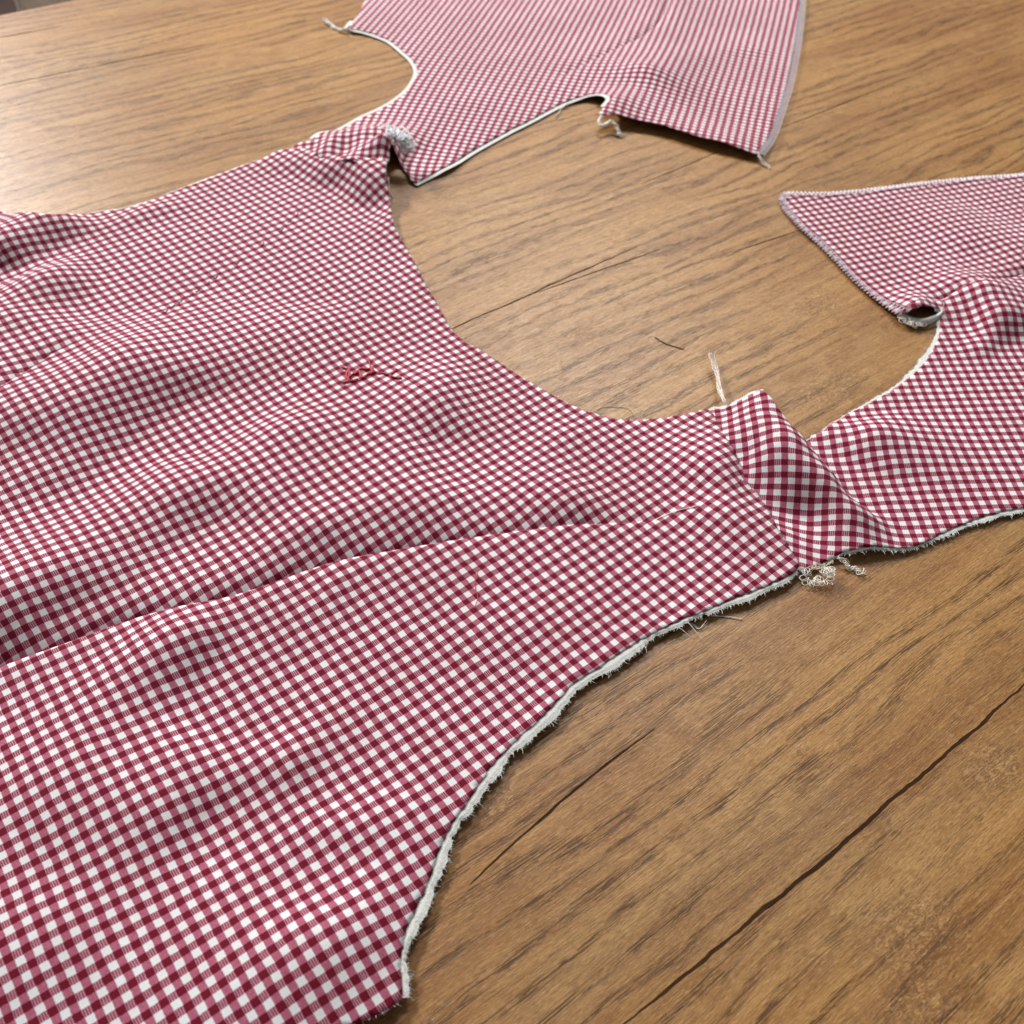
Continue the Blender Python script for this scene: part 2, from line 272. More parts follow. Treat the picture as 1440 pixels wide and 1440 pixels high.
# ------------------------------------------------------------------ cloth height maps
HEIGHTS = {   # cloth height above the table, cubic B-spline coefficients in 0.1 mm (box origin, step in metres, rows, columns)
 'front': ([-0.42, 0.02], 0.0145, [60, 46], [
  30,30,30,29,29,28,27,26,25,24,23,23,23,23,23,22,22,22,21,21,22,24,25,26,27,26,26,26,26,27,28,29,29,30,30,30,30,30,30,30,30,30,30,30,30,30,31,30,30,30,29,28,28,27,26,25,25,25,25,26,
  26,27,27,26,26,26,27,28,29,29,29,28,27,27,26,27,27,28,29,30,30,30,30,30,30,30,30,30,30,30,30,30,31,30,30,30,29,29,28,27,27,26,27,27,28,29,30,31,31,31,31,31,31,32,33,34,33,31,29,28,
  27,26,27,28,28,29,30,30,30,30,30,30,30,30,30,30,30,30,31,30,30,30,29,29,28,28,27,27,28,29,30,33,35,37,38,38,37,37,37,38,39,40,39,36,33,29,27,26,27,27,28,29,29,30,30,30,30,30,30,30,
  30,30,30,30,31,30,30,30,29,29,28,28,28,28,29,31,33,37,40,44,46,47,46,45,45,46,48,48,47,43,38,32,28,26,26,27,27,28,29,30,30,30,30,30,30,30,30,30,30,30,31,30,30,30,29,29,28,28,28,29,
  30,32,36,41,47,52,57,58,58,56,56,57,59,61,59,54,46,37,30,27,25,26,27,28,29,29,30,30,30,30,30,30,30,30,30,30,31,30,30,30,29,29,28,28,28,29,31,34,39,46,54,63,70,74,73,70,68,69,72,76,
  76,70,57,44,33,27,25,25,25,27,28,29,29,30,30,30,30,30,30,30,30,30,31,30,30,30,29,29,28,28,28,29,31,35,41,49,60,73,84,92,92,87,82,81,86,93,97,91,74,53,36,27,23,23,24,25,27,28,29,29,
  30,30,30,30,30,30,30,30,31,30,30,29,29,28,28,28,28,29,31,35,41,51,64,80,96,110,113,104,95,91,95,106,118,118,97,64,38,26,21,21,22,24,26,27,28,29,29,30,30,30,30,30,30,30,30,30,29,29,
  29,28,28,27,27,28,30,34,41,50,64,81,101,121,131,120,104,94,94,106,126,142,125,75,36,21,17,17,20,22,24,26,27,28,29,29,30,30,30,30,30,30,30,30,29,29,28,28,27,27,26,27,29,32,39,49,62,
  77,95,114,129,122,104,87,82,88,103,136,147,89,31,13,12,14,18,21,24,26,27,28,29,29,29,30,30,30,30,30,30,29,29,28,27,27,26,26,25,26,27,30,37,47,60,76,89,96,96,101,94,72,60,65,61,58,
  81,74,38,18,14,16,19,22,24,26,27,28,29,29,29,29,29,30,30,30,29,29,28,27,27,26,26,25,24,24,25,27,33,44,59,77,95,106,107,108,104,67,22,43,53,45,44,53,47,33,25,23,24,25,27,28,28,29,
  29,29,29,29,29,29,29,30,29,28,28,27,26,26,25,24,24,23,23,24,29,39,55,77,102,122,128,124,126,114,3,-4,36,72,79,58,49,41,36,34,33,32,31,31,31,30,30,30,29,29,29,29,29,29,28,28,27,27,
  26,26,25,25,24,23,21,20,23,30,46,69,97,125,140,121,115,98,67,34,31,2,37,45,43,43,45,45,43,40,38,36,34,33,31,31,30,30,29,29,29,29,28,28,27,27,27,27,27,26,26,25,23,20,17,20,32,53,80,
  107,119,87,102,86,48,64,98,5,-20,11,26,36,48,54,53,49,45,41,38,36,34,32,31,30,30,29,29,29,27,27,27,27,28,28,29,30,31,32,30,25,17,12,17,35,59,85,100,75,51,21,11,25,48,38,9,9,14,21,
  35,54,60,55,51,46,43,39,36,34,32,31,30,30,29,29,27,27,27,28,28,30,31,34,38,42,45,43,33,15,6,18,40,63,98,96,52,11,5,11,20,24,16,12,11,8,9,42,59,56,53,50,46,43,39,36,34,32,31,30,29,
  29,26,27,27,28,29,31,34,39,45,54,63,71,71,52,16,14,22,29,86,130,79,5,10,13,15,16,14,12,10,12,6,26,45,48,50,51,49,46,42,39,36,33,32,30,29,29,25,26,27,27,29,31,35,41,50,62,77,97,117,
  126,104,37,0,3,44,120,126,26,11,18,16,9,10,15,19,30,30,30,36,38,45,51,52,49,45,41,38,35,33,31,30,29,24,25,26,27,28,31,35,41,50,63,81,105,135,168,178,91,18,3,5,43,69,34,18,29,26,
  -11,-17,11,29,43,44,42,41,38,41,50,53,51,47,43,40,37,34,32,30,29,23,24,25,26,28,30,34,40,49,60,75,96,123,154,178,150,92,37,10,11,15,8,8,25,57,-10,-49,1,23,37,43,46,45,37,25,35,47,
  48,46,44,41,38,35,33,31,29,21,23,24,26,28,30,34,39,47,55,66,80,97,120,142,143,115,70,29,9,10,13,5,-21,62,20,-10,6,17,25,32,38,40,33,10,14,28,38,43,44,43,40,37,34,32,30,20,22,24,26,
  28,31,35,41,47,55,62,67,72,82,100,115,114,92,50,3,2,34,65,4,11,23,9,8,12,14,18,24,26,22,11,10,15,29,43,46,45,42,38,36,33,31,19,22,25,27,30,34,38,45,52,59,65,67,62,52,58,84,107,111,
  95,32,1,33,54,101,66,27,21,14,11,9,9,19,21,12,10,10,9,24,50,51,47,43,39,36,34,32,19,22,26,29,33,37,44,51,61,70,77,81,77,47,26,47,91,131,141,82,58,87,75,77,96,78,67,61,32,14,14,35,
  41,14,5,10,12,41,76,63,50,43,38,35,33,32,19,23,27,31,36,42,50,60,72,84,93,96,103,95,54,12,59,105,131,133,104,105,96,70,72,85,89,92,63,43,44,66,85,61,11,9,38,82,100,63,45,37,33,31,
  30,29,18,24,29,34,40,47,56,68,84,102,117,115,94,97,80,13,15,82,72,103,113,108,96,90,88,88,86,57,30,31,47,68,79,36,11,3,11,43,92,33,24,24,24,25,25,25,19,24,30,36,44,52,62,75,91,113,
  142,164,148,142,100,44,-9,1,30,68,105,119,97,102,78,90,106,41,21,16,33,52,45,10,16,20,46,98,133,18,7,12,16,18,20,21,19,25,32,39,48,57,68,80,93,112,141,178,187,186,134,72,24,9,7,36,
  84,130,127,104,90,98,77,18,22,13,20,50,38,25,36,31,57,102,120,49,12,10,12,15,17,18,19,26,33,42,52,63,74,85,95,103,120,156,187,199,170,110,46,6,-8,10,43,79,97,89,83,94,88,80,66,34,
  2,42,62,43,41,30,41,69,86,60,27,14,13,14,16,17,20,26,34,44,55,69,81,93,101,100,94,122,168,201,198,152,95,33,9,11,24,40,55,62,73,97,117,122,57,32,0,7,30,29,22,12,19,36,50,47,31,19,
  15,15,17,18,19,26,34,44,58,74,90,100,107,114,76,84,136,189,216,183,149,99,55,34,30,34,41,49,62,86,113,125,60,28,10,-9,6,12,12,10,11,18,25,30,26,20,17,17,18,19,18,24,31,42,58,78,
  100,112,104,102,94,81,110,157,194,171,138,117,86,62,48,42,40,43,51,67,87,101,63,18,14,3,9,11,12,12,12,14,17,21,21,20,18,18,19,21,15,20,27,36,51,74,104,132,137,99,99,108,103,122,
  146,142,122,108,93,78,66,55,47,41,41,47,55,57,33,4,8,11,12,15,15,15,15,15,17,19,20,20,20,20,21,22,12,17,22,29,40,61,92,127,156,133,101,80,76,88,103,108,101,93,87,83,78,68,55,43,35,
  33,34,32,19,7,9,12,15,17,19,19,19,19,19,20,21,22,22,22,23,24,12,17,20,23,27,40,70,105,121,90,59,26,34,50,66,74,75,73,72,75,80,77,61,46,33,24,21,20,15,11,12,14,17,20,21,22,22,22,22,
  23,23,24,24,25,25,26,13,21,25,25,21,19,42,93,129,132,43,5,11,25,39,47,50,51,51,54,62,68,58,44,31,19,12,12,12,12,13,16,19,22,24,25,25,25,25,25,26,26,26,27,27,28,22,31,39,43,36,14,2,
  61,142,151,80,23,9,14,27,29,31,32,31,29,25,22,29,32,29,20,11,10,12,13,15,18,21,23,25,26,27,27,27,28,28,28,28,28,29,30,32,42,54,70,81,68,-1,-15,82,122,64,23,4,7,27,20,19,19,19,17,
  13,11,15,23,28,27,20,16,15,16,17,20,22,24,26,28,28,29,29,29,29,29,29,29,30,31,38,46,61,85,118,160,176,57,13,68,32,12,2,7,25,13,11,13,13,13,12,12,15,22,31,36,33,26,22,20,21,22,24,
  26,27,28,29,30,30,30,30,30,30,30,31,31,35,42,55,77,110,152,192,132,5,23,31,20,11,2,16,18,13,12,12,12,12,15,20,26,33,39,39,34,29,26,24,24,25,27,28,29,30,30,30,30,30,30,31,31,31,31,
  28,32,39,55,84,123,158,166,84,14,19,23,34,12,17,20,17,14,13,12,13,18,26,33,37,41,41,38,33,30,28,27,27,28,29,29,30,30,31,31,31,31,31,31,31,31,24,24,24,29,48,90,144,193,138,56,37,19,
  20,38,20,10,14,15,14,12,12,19,34,47,48,47,46,42,37,33,30,29,28,28,29,30,30,30,31,31,31,31,31,31,31,31,26,22,18,12,13,37,69,86,49,17,46,73,8,19,12,3,11,14,14,12,12,15,37,67,73,65,
  57,49,42,37,33,30,29,29,29,30,30,30,31,31,31,31,31,31,31,31,29,25,19,12,9,14,26,29,5,-5,4,72,68,32,13,9,11,13,13,12,9,5,22,81,106,92,74,60,49,41,36,32,30,30,29,30,30,30,30,30,31,
  31,31,31,31,31,30,26,22,16,12,12,15,17,10,6,-3,10,41,36,21,13,12,11,10,9,5,-8,4,65,108,107,88,70,56,45,38,34,31,30,30,30,30,30,30,30,30,30,30,30,30,30,31,28,24,20,16,15,15,15,13,
  12,10,10,20,25,20,14,11,6,-4,1,1,57,152,112,101,105,94,77,61,49,41,35,32,31,30,30,30,30,30,30,30,30,30,30,30,30,31,29,27,24,21,19,18,17,16,15,15,14,16,19,19,17,14,6,-6,23,24,151,
  218,196,146,119,99,81,65,52,43,37,33,31,30,30,30,30,30,30,30,30,30,30,30,30,32,30,28,26,24,23,22,21,20,19,19,18,19,20,22,28,34,35,35,108,184,236,197,213,178,137,107,84,66,53,43,37,
  33,31,30,29,29,30,30,30,30,30,30,30,30,30,32,31,30,28,27,26,25,24,23,23,22,23,23,25,30,41,59,79,105,139,147,174,149,158,155,131,105,83,65,52,43,37,33,31,30,29,29,29,30,30,30,30,30,
  30,30,30,32,31,30,30,29,28,27,26,26,26,26,26,27,30,36,48,67,86,101,112,112,123,117,115,116,107,91,75,60,49,41,35,32,30,29,29,29,29,29,30,30,30,30,30,30,30,32,31,31,30,30,29,28,28,
  28,28,28,28,29,32,38,48,62,77,87,92,91,91,89,86,85,81,73,62,52,44,38,33,31,29,29,28,29,29,29,30,30,30,30,30,30,30,31,31,31,31,30,30,29,29,29,29,29,29,30,32,36,43,53,63,71,75,73,71,
  68,65,63,60,56,50,44,38,34,31,29,28,28,28,28,29,29,29,30,30,30,30,30,30,31,31,31,31,30,30,30,30,29,29,29,29,30,31,34,38,45,52,57,60,59,56,53,50,48,46,43,40,36,33,30,28,27,27,27,28,
  28,29,29,29,30,30,30,30,30,30,31,31,31,31,30,30,30,30,30,30,29,29,29,30,32,34,38,43,46,48,48,46,43,40,38,36,35,33,31,29,27,27,26,26,27,27,28,29,29,29,30,30,30,30,30,30,31,31,30,30,
  30,30,30,30,30,30,29,29,29,29,30,32,34,36,39,40,40,38,36,34,32,30,29,28,27,26,26,25,26,26,27,27,28,29,29,29,30,30,30,30,30,30,30,30,30,30,30,30,30,30,30,30,29,29,29,28,29,29,31,32,
  34,34,34,33,31,29,27,26,25,25,25,24,24,25,25,26,26,27,28,29,29,30,30,30,30,30,30,30,30,30,30,30,30,30,30,30,30,30,29,29,28,28,28,28,28,29,30,30,30,29,27,25,24,23,23,23,23,23,23,24,
  25,25,26,27,28,29,29,30,30,30,30,30,30,30,30,30,30,30,30,30,30,30,30,30,29,29,28,28,27,27,27,27,27,27,26,25,24,22,21,20,20,20,21,21,22,23,24,25,26,27,28,29,29,30,30,30,30,30,30,30
 ]),
 'back_near': ([0.055, 0.3], 0.0105, [57, 52], [
  24,23,24,24,25,25,26,26,26,26,26,25,25,25,25,26,27,28,29,29,29,29,29,29,29,29,29,29,29,30,30,30,30,30,30,30,30,30,30,30,30,30,30,30,30,30,30,30,30,30,30,30,23,24,25,25,26,27,27,28,
  28,28,28,27,26,26,27,29,30,30,31,31,30,30,30,30,29,29,29,29,29,30,30,30,30,30,30,30,30,30,30,30,30,30,30,30,30,30,30,30,30,30,30,30,24,25,26,27,27,28,29,30,31,31,30,29,28,28,29,31,
  32,33,33,33,32,32,31,30,30,30,30,30,30,30,30,30,30,30,30,30,30,30,30,30,30,30,30,30,30,30,30,30,30,30,30,30,24,26,28,29,29,30,30,32,33,34,33,30,28,30,32,34,36,36,36,35,34,33,32,31,
  31,30,30,30,30,30,30,30,30,30,30,30,30,30,30,30,30,30,30,30,30,30,30,30,30,30,30,30,25,28,30,32,32,33,33,34,36,39,38,31,28,32,36,39,40,39,38,37,35,34,33,32,31,31,30,30,30,30,30,30,
  30,30,30,30,30,30,30,30,30,30,30,30,30,30,30,30,30,30,30,30,27,31,35,37,38,37,36,36,39,45,48,29,28,38,44,45,44,42,41,39,37,35,34,33,32,31,30,30,30,30,30,30,30,30,30,30,30,30,30,30,
  30,30,30,30,30,30,30,30,30,30,30,30,30,36,41,45,46,45,41,37,40,49,49,23,34,52,54,49,46,44,42,40,38,36,35,33,32,31,31,30,30,30,30,30,30,30,30,30,30,30,30,30,30,30,30,30,30,30,30,30,
  30,30,30,30,35,43,50,56,60,58,51,41,38,53,47,30,55,75,63,46,44,42,41,40,39,37,35,34,32,31,31,30,30,30,30,30,30,30,30,30,30,30,30,30,30,30,30,30,30,30,30,30,30,30,30,30,39,50,60,70,
  77,78,68,50,44,81,40,18,80,116,71,31,33,36,39,39,38,37,35,34,33,32,31,30,30,30,30,30,30,30,30,30,30,30,30,30,30,30,30,30,30,30,30,30,30,30,30,30,43,56,70,84,98,106,99,67,29,11,-7,
  22,137,178,91,29,23,28,34,37,37,36,35,34,33,32,31,30,30,30,30,30,30,30,30,30,30,30,30,30,30,30,30,30,30,30,30,30,30,30,30,30,46,60,75,93,113,132,139,105,18,34,86,162,223,88,-24,22,
  21,22,28,33,35,36,35,34,33,32,31,31,30,30,30,30,30,30,30,30,30,30,30,30,30,30,30,30,30,30,30,30,30,30,30,30,46,60,75,93,114,138,164,165,22,83,209,241,209,-16,14,51,13,17,27,33,35,
  36,35,34,33,32,31,31,30,30,30,30,30,30,30,30,30,30,30,30,30,30,30,30,30,30,30,30,30,30,30,30,44,56,70,84,99,111,109,63,51,218,269,227,97,3,36,3,10,28,35,38,38,37,36,34,33,32,31,31,
  30,30,30,30,30,30,30,30,30,30,30,30,30,30,30,30,30,30,30,30,30,30,30,30,40,50,60,69,75,72,53,14,70,252,295,194,22,-20,-2,38,66,55,50,46,42,39,37,35,33,32,31,30,30,30,30,30,30,30,
  30,30,30,30,30,30,30,30,30,30,30,30,30,30,30,30,30,30,36,44,50,55,55,48,42,70,145,247,254,93,-1,11,61,74,71,72,64,54,46,41,37,34,33,31,31,30,30,30,30,30,30,30,30,30,30,30,30,30,30,
  30,30,30,30,30,30,30,30,30,30,30,33,38,42,45,45,39,31,52,152,246,211,4,-1,67,67,118,113,90,71,57,47,41,36,33,32,31,30,30,30,30,30,30,30,30,30,30,30,30,30,30,30,30,30,30,30,30,30,
  30,30,30,30,30,30,33,36,38,40,42,41,34,134,236,205,68,33,67,65,96,104,84,66,53,44,38,34,32,30,30,29,29,29,29,30,30,30,30,30,30,30,30,30,30,30,30,30,30,30,30,30,30,30,30,30,30,28,
  29,31,32,34,35,29,19,114,211,194,113,58,36,16,27,51,55,49,42,37,33,30,29,28,28,28,28,28,29,29,29,29,30,30,30,30,30,30,30,30,30,30,30,30,30,30,30,30,30,30,30,26,26,26,26,24,19,10,
  18,87,151,154,111,63,26,5,5,16,24,29,29,28,27,26,25,25,26,26,27,27,28,28,29,29,29,29,30,30,30,30,30,30,30,30,30,30,30,30,30,30,30,30,30,25,24,23,21,17,13,12,27,66,103,111,90,57,28,
  11,9,7,10,15,18,20,21,21,21,22,23,23,24,25,26,27,28,28,29,29,29,30,30,30,30,30,30,30,30,30,30,30,30,30,30,30,30,25,23,21,18,15,13,16,29,51,72,78,69,49,30,17,12,10,10,10,11,14,16,
  17,17,18,19,20,22,23,24,25,26,27,28,29,29,29,30,30,30,30,30,30,30,30,30,30,30,30,30,30,30,25,23,21,18,16,16,19,28,41,53,57,52,41,29,20,15,12,11,9,10,12,13,13,13,13,14,16,18,20,22,
  24,25,27,28,28,29,29,29,30,30,30,30,30,30,30,30,30,30,30,30,30,30,25,24,22,20,19,19,22,27,35,41,44,42,36,28,22,17,14,12,11,11,11,11,12,12,10,7,9,13,17,20,23,25,26,27,28,28,29,29,
  29,30,30,30,30,30,30,30,30,30,30,30,30,30,26,25,23,22,21,21,23,27,31,35,36,35,32,27,22,18,15,13,12,12,9,8,13,19,19,-13,-3,10,16,20,23,26,27,27,28,28,29,29,29,29,30,30,30,30,30,30,
  30,30,30,30,30,30,28,26,25,24,23,24,25,27,29,31,32,31,29,26,22,18,15,13,12,14,12,10,18,47,78,13,-7,9,18,24,27,28,28,28,28,28,29,29,29,29,30,30,30,30,30,30,30,30,30,30,30,30,29,28,
  27,26,25,26,26,27,29,30,30,29,28,25,22,19,15,12,12,21,36,24,8,32,69,66,22,24,34,36,35,33,31,30,29,29,29,29,29,29,29,30,30,30,30,30,30,30,30,30,30,30,29,29,28,27,27,27,27,28,29,29,
  29,29,27,25,22,19,15,11,9,20,88,62,-13,9,33,119,102,82,65,53,45,38,34,31,30,29,29,29,29,29,29,30,30,30,30,30,30,30,30,30,30,30,30,29,29,28,28,28,28,29,29,29,29,28,27,25,22,19,15,
  11,5,12,138,129,19,39,40,152,173,128,93,70,54,44,37,33,31,29,29,29,29,29,29,30,30,30,30,30,30,30,30,30,30,30,30,30,30,29,29,29,29,29,29,29,29,28,27,25,22,19,15,11,7,22,106,118,52,
  47,70,139,137,129,103,78,59,47,39,34,31,30,29,29,29,29,29,30,30,30,30,30,30,30,30,30,30,30,31,30,30,30,30,30,30,30,30,30,29,28,27,25,22,19,16,12,10,23,59,66,42,55,115,184,151,123,
  98,75,58,46,39,34,31,30,29,29,29,29,29,29,30,30,30,30,30,30,30,30,30,30,31,30,30,30,30,30,30,30,30,30,29,28,27,25,22,20,17,14,13,20,33,39,42,64,109,144,132,107,84,65,52,43,37,33,
  31,30,29,29,29,29,29,29,30,30,30,30,30,30,30,30,30,30,31,31,31,30,30,30,30,30,30,30,29,28,26,24,22,20,18,16,14,15,20,27,38,56,80,94,89,75,61,51,44,39,35,32,31,30,29,29,29,29,29,30,
  30,30,30,30,30,30,30,30,30,30,31,31,31,31,31,31,31,30,30,30,29,28,26,24,21,19,18,17,15,12,12,20,31,42,50,50,43,38,36,36,36,35,34,32,31,30,29,29,29,29,29,30,30,30,30,30,30,30,30,30,
  30,30,31,31,31,31,31,31,31,30,30,29,29,27,25,23,20,18,16,17,16,11,8,18,26,30,30,20,6,9,19,28,33,34,33,32,31,30,30,29,29,29,30,30,30,30,30,30,30,30,30,30,30,30,30,31,31,31,31,31,31,
  30,30,29,28,27,25,22,19,16,14,15,19,14,11,19,23,25,25,20,-2,1,18,31,36,36,35,33,32,31,30,30,30,30,30,30,30,30,30,30,30,30,30,30,30,30,30,31,31,31,31,31,30,30,30,29,28,26,24,22,19,
  16,14,11,7,11,13,17,21,25,29,36,44,27,36,43,43,41,38,35,33,31,30,30,30,30,30,30,30,30,30,30,30,30,30,30,30,30,30,30,31,31,31,30,30,30,29,28,27,25,23,22,20,19,19,20,9,9,12,15,19,26,
  35,44,61,50,58,57,51,44,39,36,33,31,31,30,30,30,30,30,30,30,30,30,30,30,30,30,30,30,30,30,31,31,30,30,30,29,29,27,26,24,22,21,20,20,19,14,2,7,11,12,17,28,42,57,67,64,64,60,53,45,
  39,35,33,31,30,30,30,30,30,30,30,30,30,30,30,30,30,30,30,30,30,30,30,30,30,30,30,29,28,27,25,22,20,19,19,20,18,11,6,10,10,8,16,30,46,59,67,67,63,57,49,42,37,34,32,31,30,30,30,30,
  30,30,30,30,30,30,30,30,30,30,30,30,30,30,30,30,30,30,30,29,27,26,23,21,18,16,16,18,19,16,7,11,16,19,25,35,47,57,63,64,58,48,40,35,32,30,30,29,29,30,30,30,30,30,30,30,30,30,30,30,
  30,30,30,30,30,30,30,30,30,30,29,28,27,25,22,19,15,12,11,14,18,16,7,12,23,32,34,39,46,53,57,57,49,35,28,26,26,27,27,28,29,29,29,30,30,30,30,30,30,30,30,30,30,30,30,30,30,30,30,30,
  30,30,29,28,27,25,22,18,14,11,9,12,15,14,12,15,23,31,35,39,42,46,47,45,32,14,15,19,21,24,25,27,28,28,29,30,30,30,30,30,30,30,30,30,30,30,30,30,30,30,30,30,30,30,29,28,27,25,22,19,
  15,12,11,12,14,14,15,17,22,28,32,35,37,37,35,27,9,6,11,15,18,21,24,25,27,28,29,29,30,30,30,30,30,30,30,30,30,30,30,31,30,30,30,30,30,30,29,29,27,26,23,21,18,15,14,15,15,16,17,18,
  21,25,29,30,30,29,25,18,11,10,12,14,17,20,22,24,26,27,28,29,29,29,29,29,29,29,30,30,30,30,30,31,30,30,30,30,30,30,30,29,28,27,25,23,21,19,18,18,18,18,19,20,22,24,26,27,25,23,19,16,
  13,12,13,15,17,19,21,23,25,27,28,28,29,29,29,29,29,29,29,29,30,30,30,31,30,30,30,30,30,30,30,29,29,28,26,25,23,22,21,21,21,21,21,22,23,24,25,24,23,20,18,16,15,15,16,17,18,19,21,23,
  24,26,27,28,28,28,28,28,28,28,28,29,29,30,30,31,30,30,30,30,30,30,30,30,29,28,28,27,26,25,24,24,24,24,24,24,25,25,25,24,22,20,19,18,17,17,18,18,18,19,20,22,24,26,27,27,27,27,26,26,
  26,27,27,28,29,29,30,31,30,30,30,30,30,30,30,30,30,29,29,28,27,27,26,26,26,26,26,26,26,26,26,25,23,22,21,20,20,20,20,20,19,19,20,22,24,25,26,26,26,25,25,24,25,25,26,27,28,29,30,31,
  30,30,30,30,30,30,30,30,30,30,29,29,29,28,28,28,28,28,28,27,27,27,27,26,25,24,23,23,23,22,22,22,21,21,22,23,24,26,26,26,25,24,23,22,23,24,25,26,28,29,30,30,30,30,30,30,30,30,30,30,
  30,30,30,30,30,29,29,29,29,29,29,29,28,28,28,27,27,26,25,25,25,25,24,24,23,23,24,24,25,26,26,26,25,23,22,20,21,22,24,26,27,28,29,30,30,30,30,30,30,30,30,30,30,30,30,30,30,30,30,30,
  30,30,29,29,29,29,29,28,28,28,27,27,27,26,26,26,26,25,26,26,26,27,26,26,25,23,21,19,20,22,24,25,27,28,29,30,30,30,30,30,30,30,30,30,30,30,30,30,30,30,30,30,30,30,30,30,30,30,29,29,
  29,29,28,28,28,28,28,27,27,27,27,27,27,27,27,26,25,23,22,21,21,22,24,26,27,28,29,30,30,30,30,30,30,30,30,30,30,30,30,30,30,30,30,30,30,30,30,30,30,30,30,30,30,30,29,29,29,29,29,29,
  29,28,28,28,28,28,28,27,26,25,23,23,23,24,25,26,28,29,30,31,30,30,30,30,30,30,30,30,30,30,30,30,30,30,30,31,31,31,30,30,30,30,30,30,30,30,30,30,30,30,30,30,30,29,29,29,29,29,29,28,
  27,26,25,25,25,25,26,27,28,29,30,31,30,30,30,30,30,30,30,30,30,30,30,30,30,30,30,31,31,31,31,31,31,31,31,31,31,31,30,30,30,30,30,30,30,30,30,30,30,30,29,29,28,27,27,26,26,27,27,28,
  29,30,30,31,30,30,30,30,30,30,30,30,30,30,30,30,30,30,30,30,31,31,31,31,31,31,31,31,31,31,31,31,31,31,31,31,31,31,31,31,31,31,30,30,29,29,28,28,28,28,29,29,30,30,31,32,30,30,30,30,
  30,30,30,30,30,30,30,30,30,30,30,30,31,31,31,31,31,31,31,31,31,31,31,31,31,31,31,31,31,31,32,31,31,31,31,31,30,30,30,30,29,30,30,30,31,31,32,32
 ]),
 'back_far': ([-0.2, 0.7], 0.0115, [57, 57], [
  21,15,26,41,67,102,152,149,199,212,184,92,24,22,23,28,30,31,31,30,30,30,29,29,29,28,28,28,28,28,28,28,28,28,28,28,29,29,29,29,30,30,30,30,30,30,30,30,30,30,30,30,30,30,30,30,30,24,
  31,41,56,84,124,169,187,185,227,171,58,14,16,25,30,32,32,31,30,30,29,29,29,28,28,28,28,28,28,28,28,28,28,29,29,29,29,29,29,30,30,30,30,30,30,30,30,30,30,30,30,30,30,30,30,30,44,49,
  56,70,96,133,190,229,140,230,144,-8,4,22,32,35,34,33,32,31,30,29,29,28,28,28,28,28,28,28,29,29,29,29,29,29,29,29,29,29,29,30,30,30,30,30,30,30,30,30,30,30,30,30,30,30,30,65,69,72,
  81,108,131,158,227,177,236,82,-26,19,40,42,39,36,33,31,30,29,29,28,28,28,28,28,28,29,29,30,31,31,31,31,30,30,29,29,29,29,30,30,30,30,30,30,30,30,30,30,30,30,30,30,30,30,88,90,85,
  84,124,180,96,192,294,440,-58,-11,51,55,47,39,34,31,30,29,29,29,28,28,28,28,28,29,30,32,33,34,35,34,34,32,31,30,29,29,29,29,30,30,30,30,30,30,30,30,30,30,30,30,30,30,30,94,94,79,
  91,99,214,132,222,156,272,-235,-40,32,45,39,32,29,28,28,28,29,29,29,29,30,30,30,32,34,36,38,40,41,40,38,35,33,31,30,29,29,29,30,30,30,30,30,30,30,30,30,30,30,30,30,30,30,56,58,54,
  142,119,178,201,218,249,221,-18,-3,18,25,21,20,21,23,25,27,29,30,32,32,33,33,34,36,39,43,47,50,51,49,45,40,35,32,30,29,29,29,29,30,30,30,30,30,30,30,30,30,30,30,30,30,30,30,43,66,
  119,127,142,172,186,211,162,74,27,19,12,8,11,15,19,23,26,30,34,36,38,39,39,41,44,48,53,59,63,64,61,53,45,38,33,30,29,29,29,29,30,30,30,30,30,30,30,30,30,30,30,30,30,30,25,36,54,74,
  82,89,111,132,143,119,79,42,23,12,9,11,13,16,20,26,32,39,45,48,49,49,50,54,59,66,72,78,80,75,62,49,39,33,30,29,29,29,29,30,30,30,30,30,30,30,30,30,30,30,30,30,30,21,28,35,38,33,31,
  53,77,87,80,62,41,25,15,12,12,12,14,18,25,36,47,57,63,63,61,61,66,72,79,85,90,90,84,66,50,38,32,29,28,28,29,29,30,30,30,30,30,30,30,30,30,30,30,30,30,30,19,21,22,18,11,8,20,38,49,
  50,44,34,24,17,14,12,12,11,15,25,39,57,74,84,82,75,73,78,86,89,91,92,87,77,61,46,35,30,28,27,28,29,29,30,30,30,30,30,30,30,30,30,30,30,30,30,30,20,19,17,14,11,10,12,19,26,30,30,26,
  21,16,13,12,11,9,12,23,41,64,91,110,103,87,81,86,94,91,86,82,74,64,51,38,30,26,26,26,27,28,29,30,30,30,30,30,30,30,30,30,30,30,30,30,30,22,21,18,16,13,12,12,12,14,18,21,21,18,15,
  12,12,12,11,12,20,37,64,100,129,121,96,86,86,87,82,75,68,60,51,41,31,25,24,25,26,27,28,29,30,30,30,30,30,30,30,30,30,30,30,30,30,30,26,23,21,19,17,14,12,9,9,13,16,18,18,15,10,10,
  12,12,12,15,25,52,91,125,132,114,97,86,79,71,63,55,48,41,34,28,24,24,25,26,27,29,29,30,30,30,30,30,30,30,30,30,30,30,30,30,30,28,26,24,22,20,17,13,11,11,12,15,17,19,21,20,17,16,14,
  12,10,9,32,74,117,141,131,108,88,74,63,54,46,39,34,29,26,24,24,25,26,28,29,29,30,30,30,30,30,30,30,30,30,30,30,30,30,30,30,29,27,25,23,20,16,13,12,12,13,15,18,24,29,25,20,17,13,9,
  5,18,54,98,134,133,111,89,72,59,49,41,35,30,26,24,24,24,25,26,28,29,29,30,30,30,30,30,30,30,30,30,30,30,30,30,30,32,30,29,27,25,22,18,15,12,11,12,13,14,17,23,24,21,18,14,12,10,15,
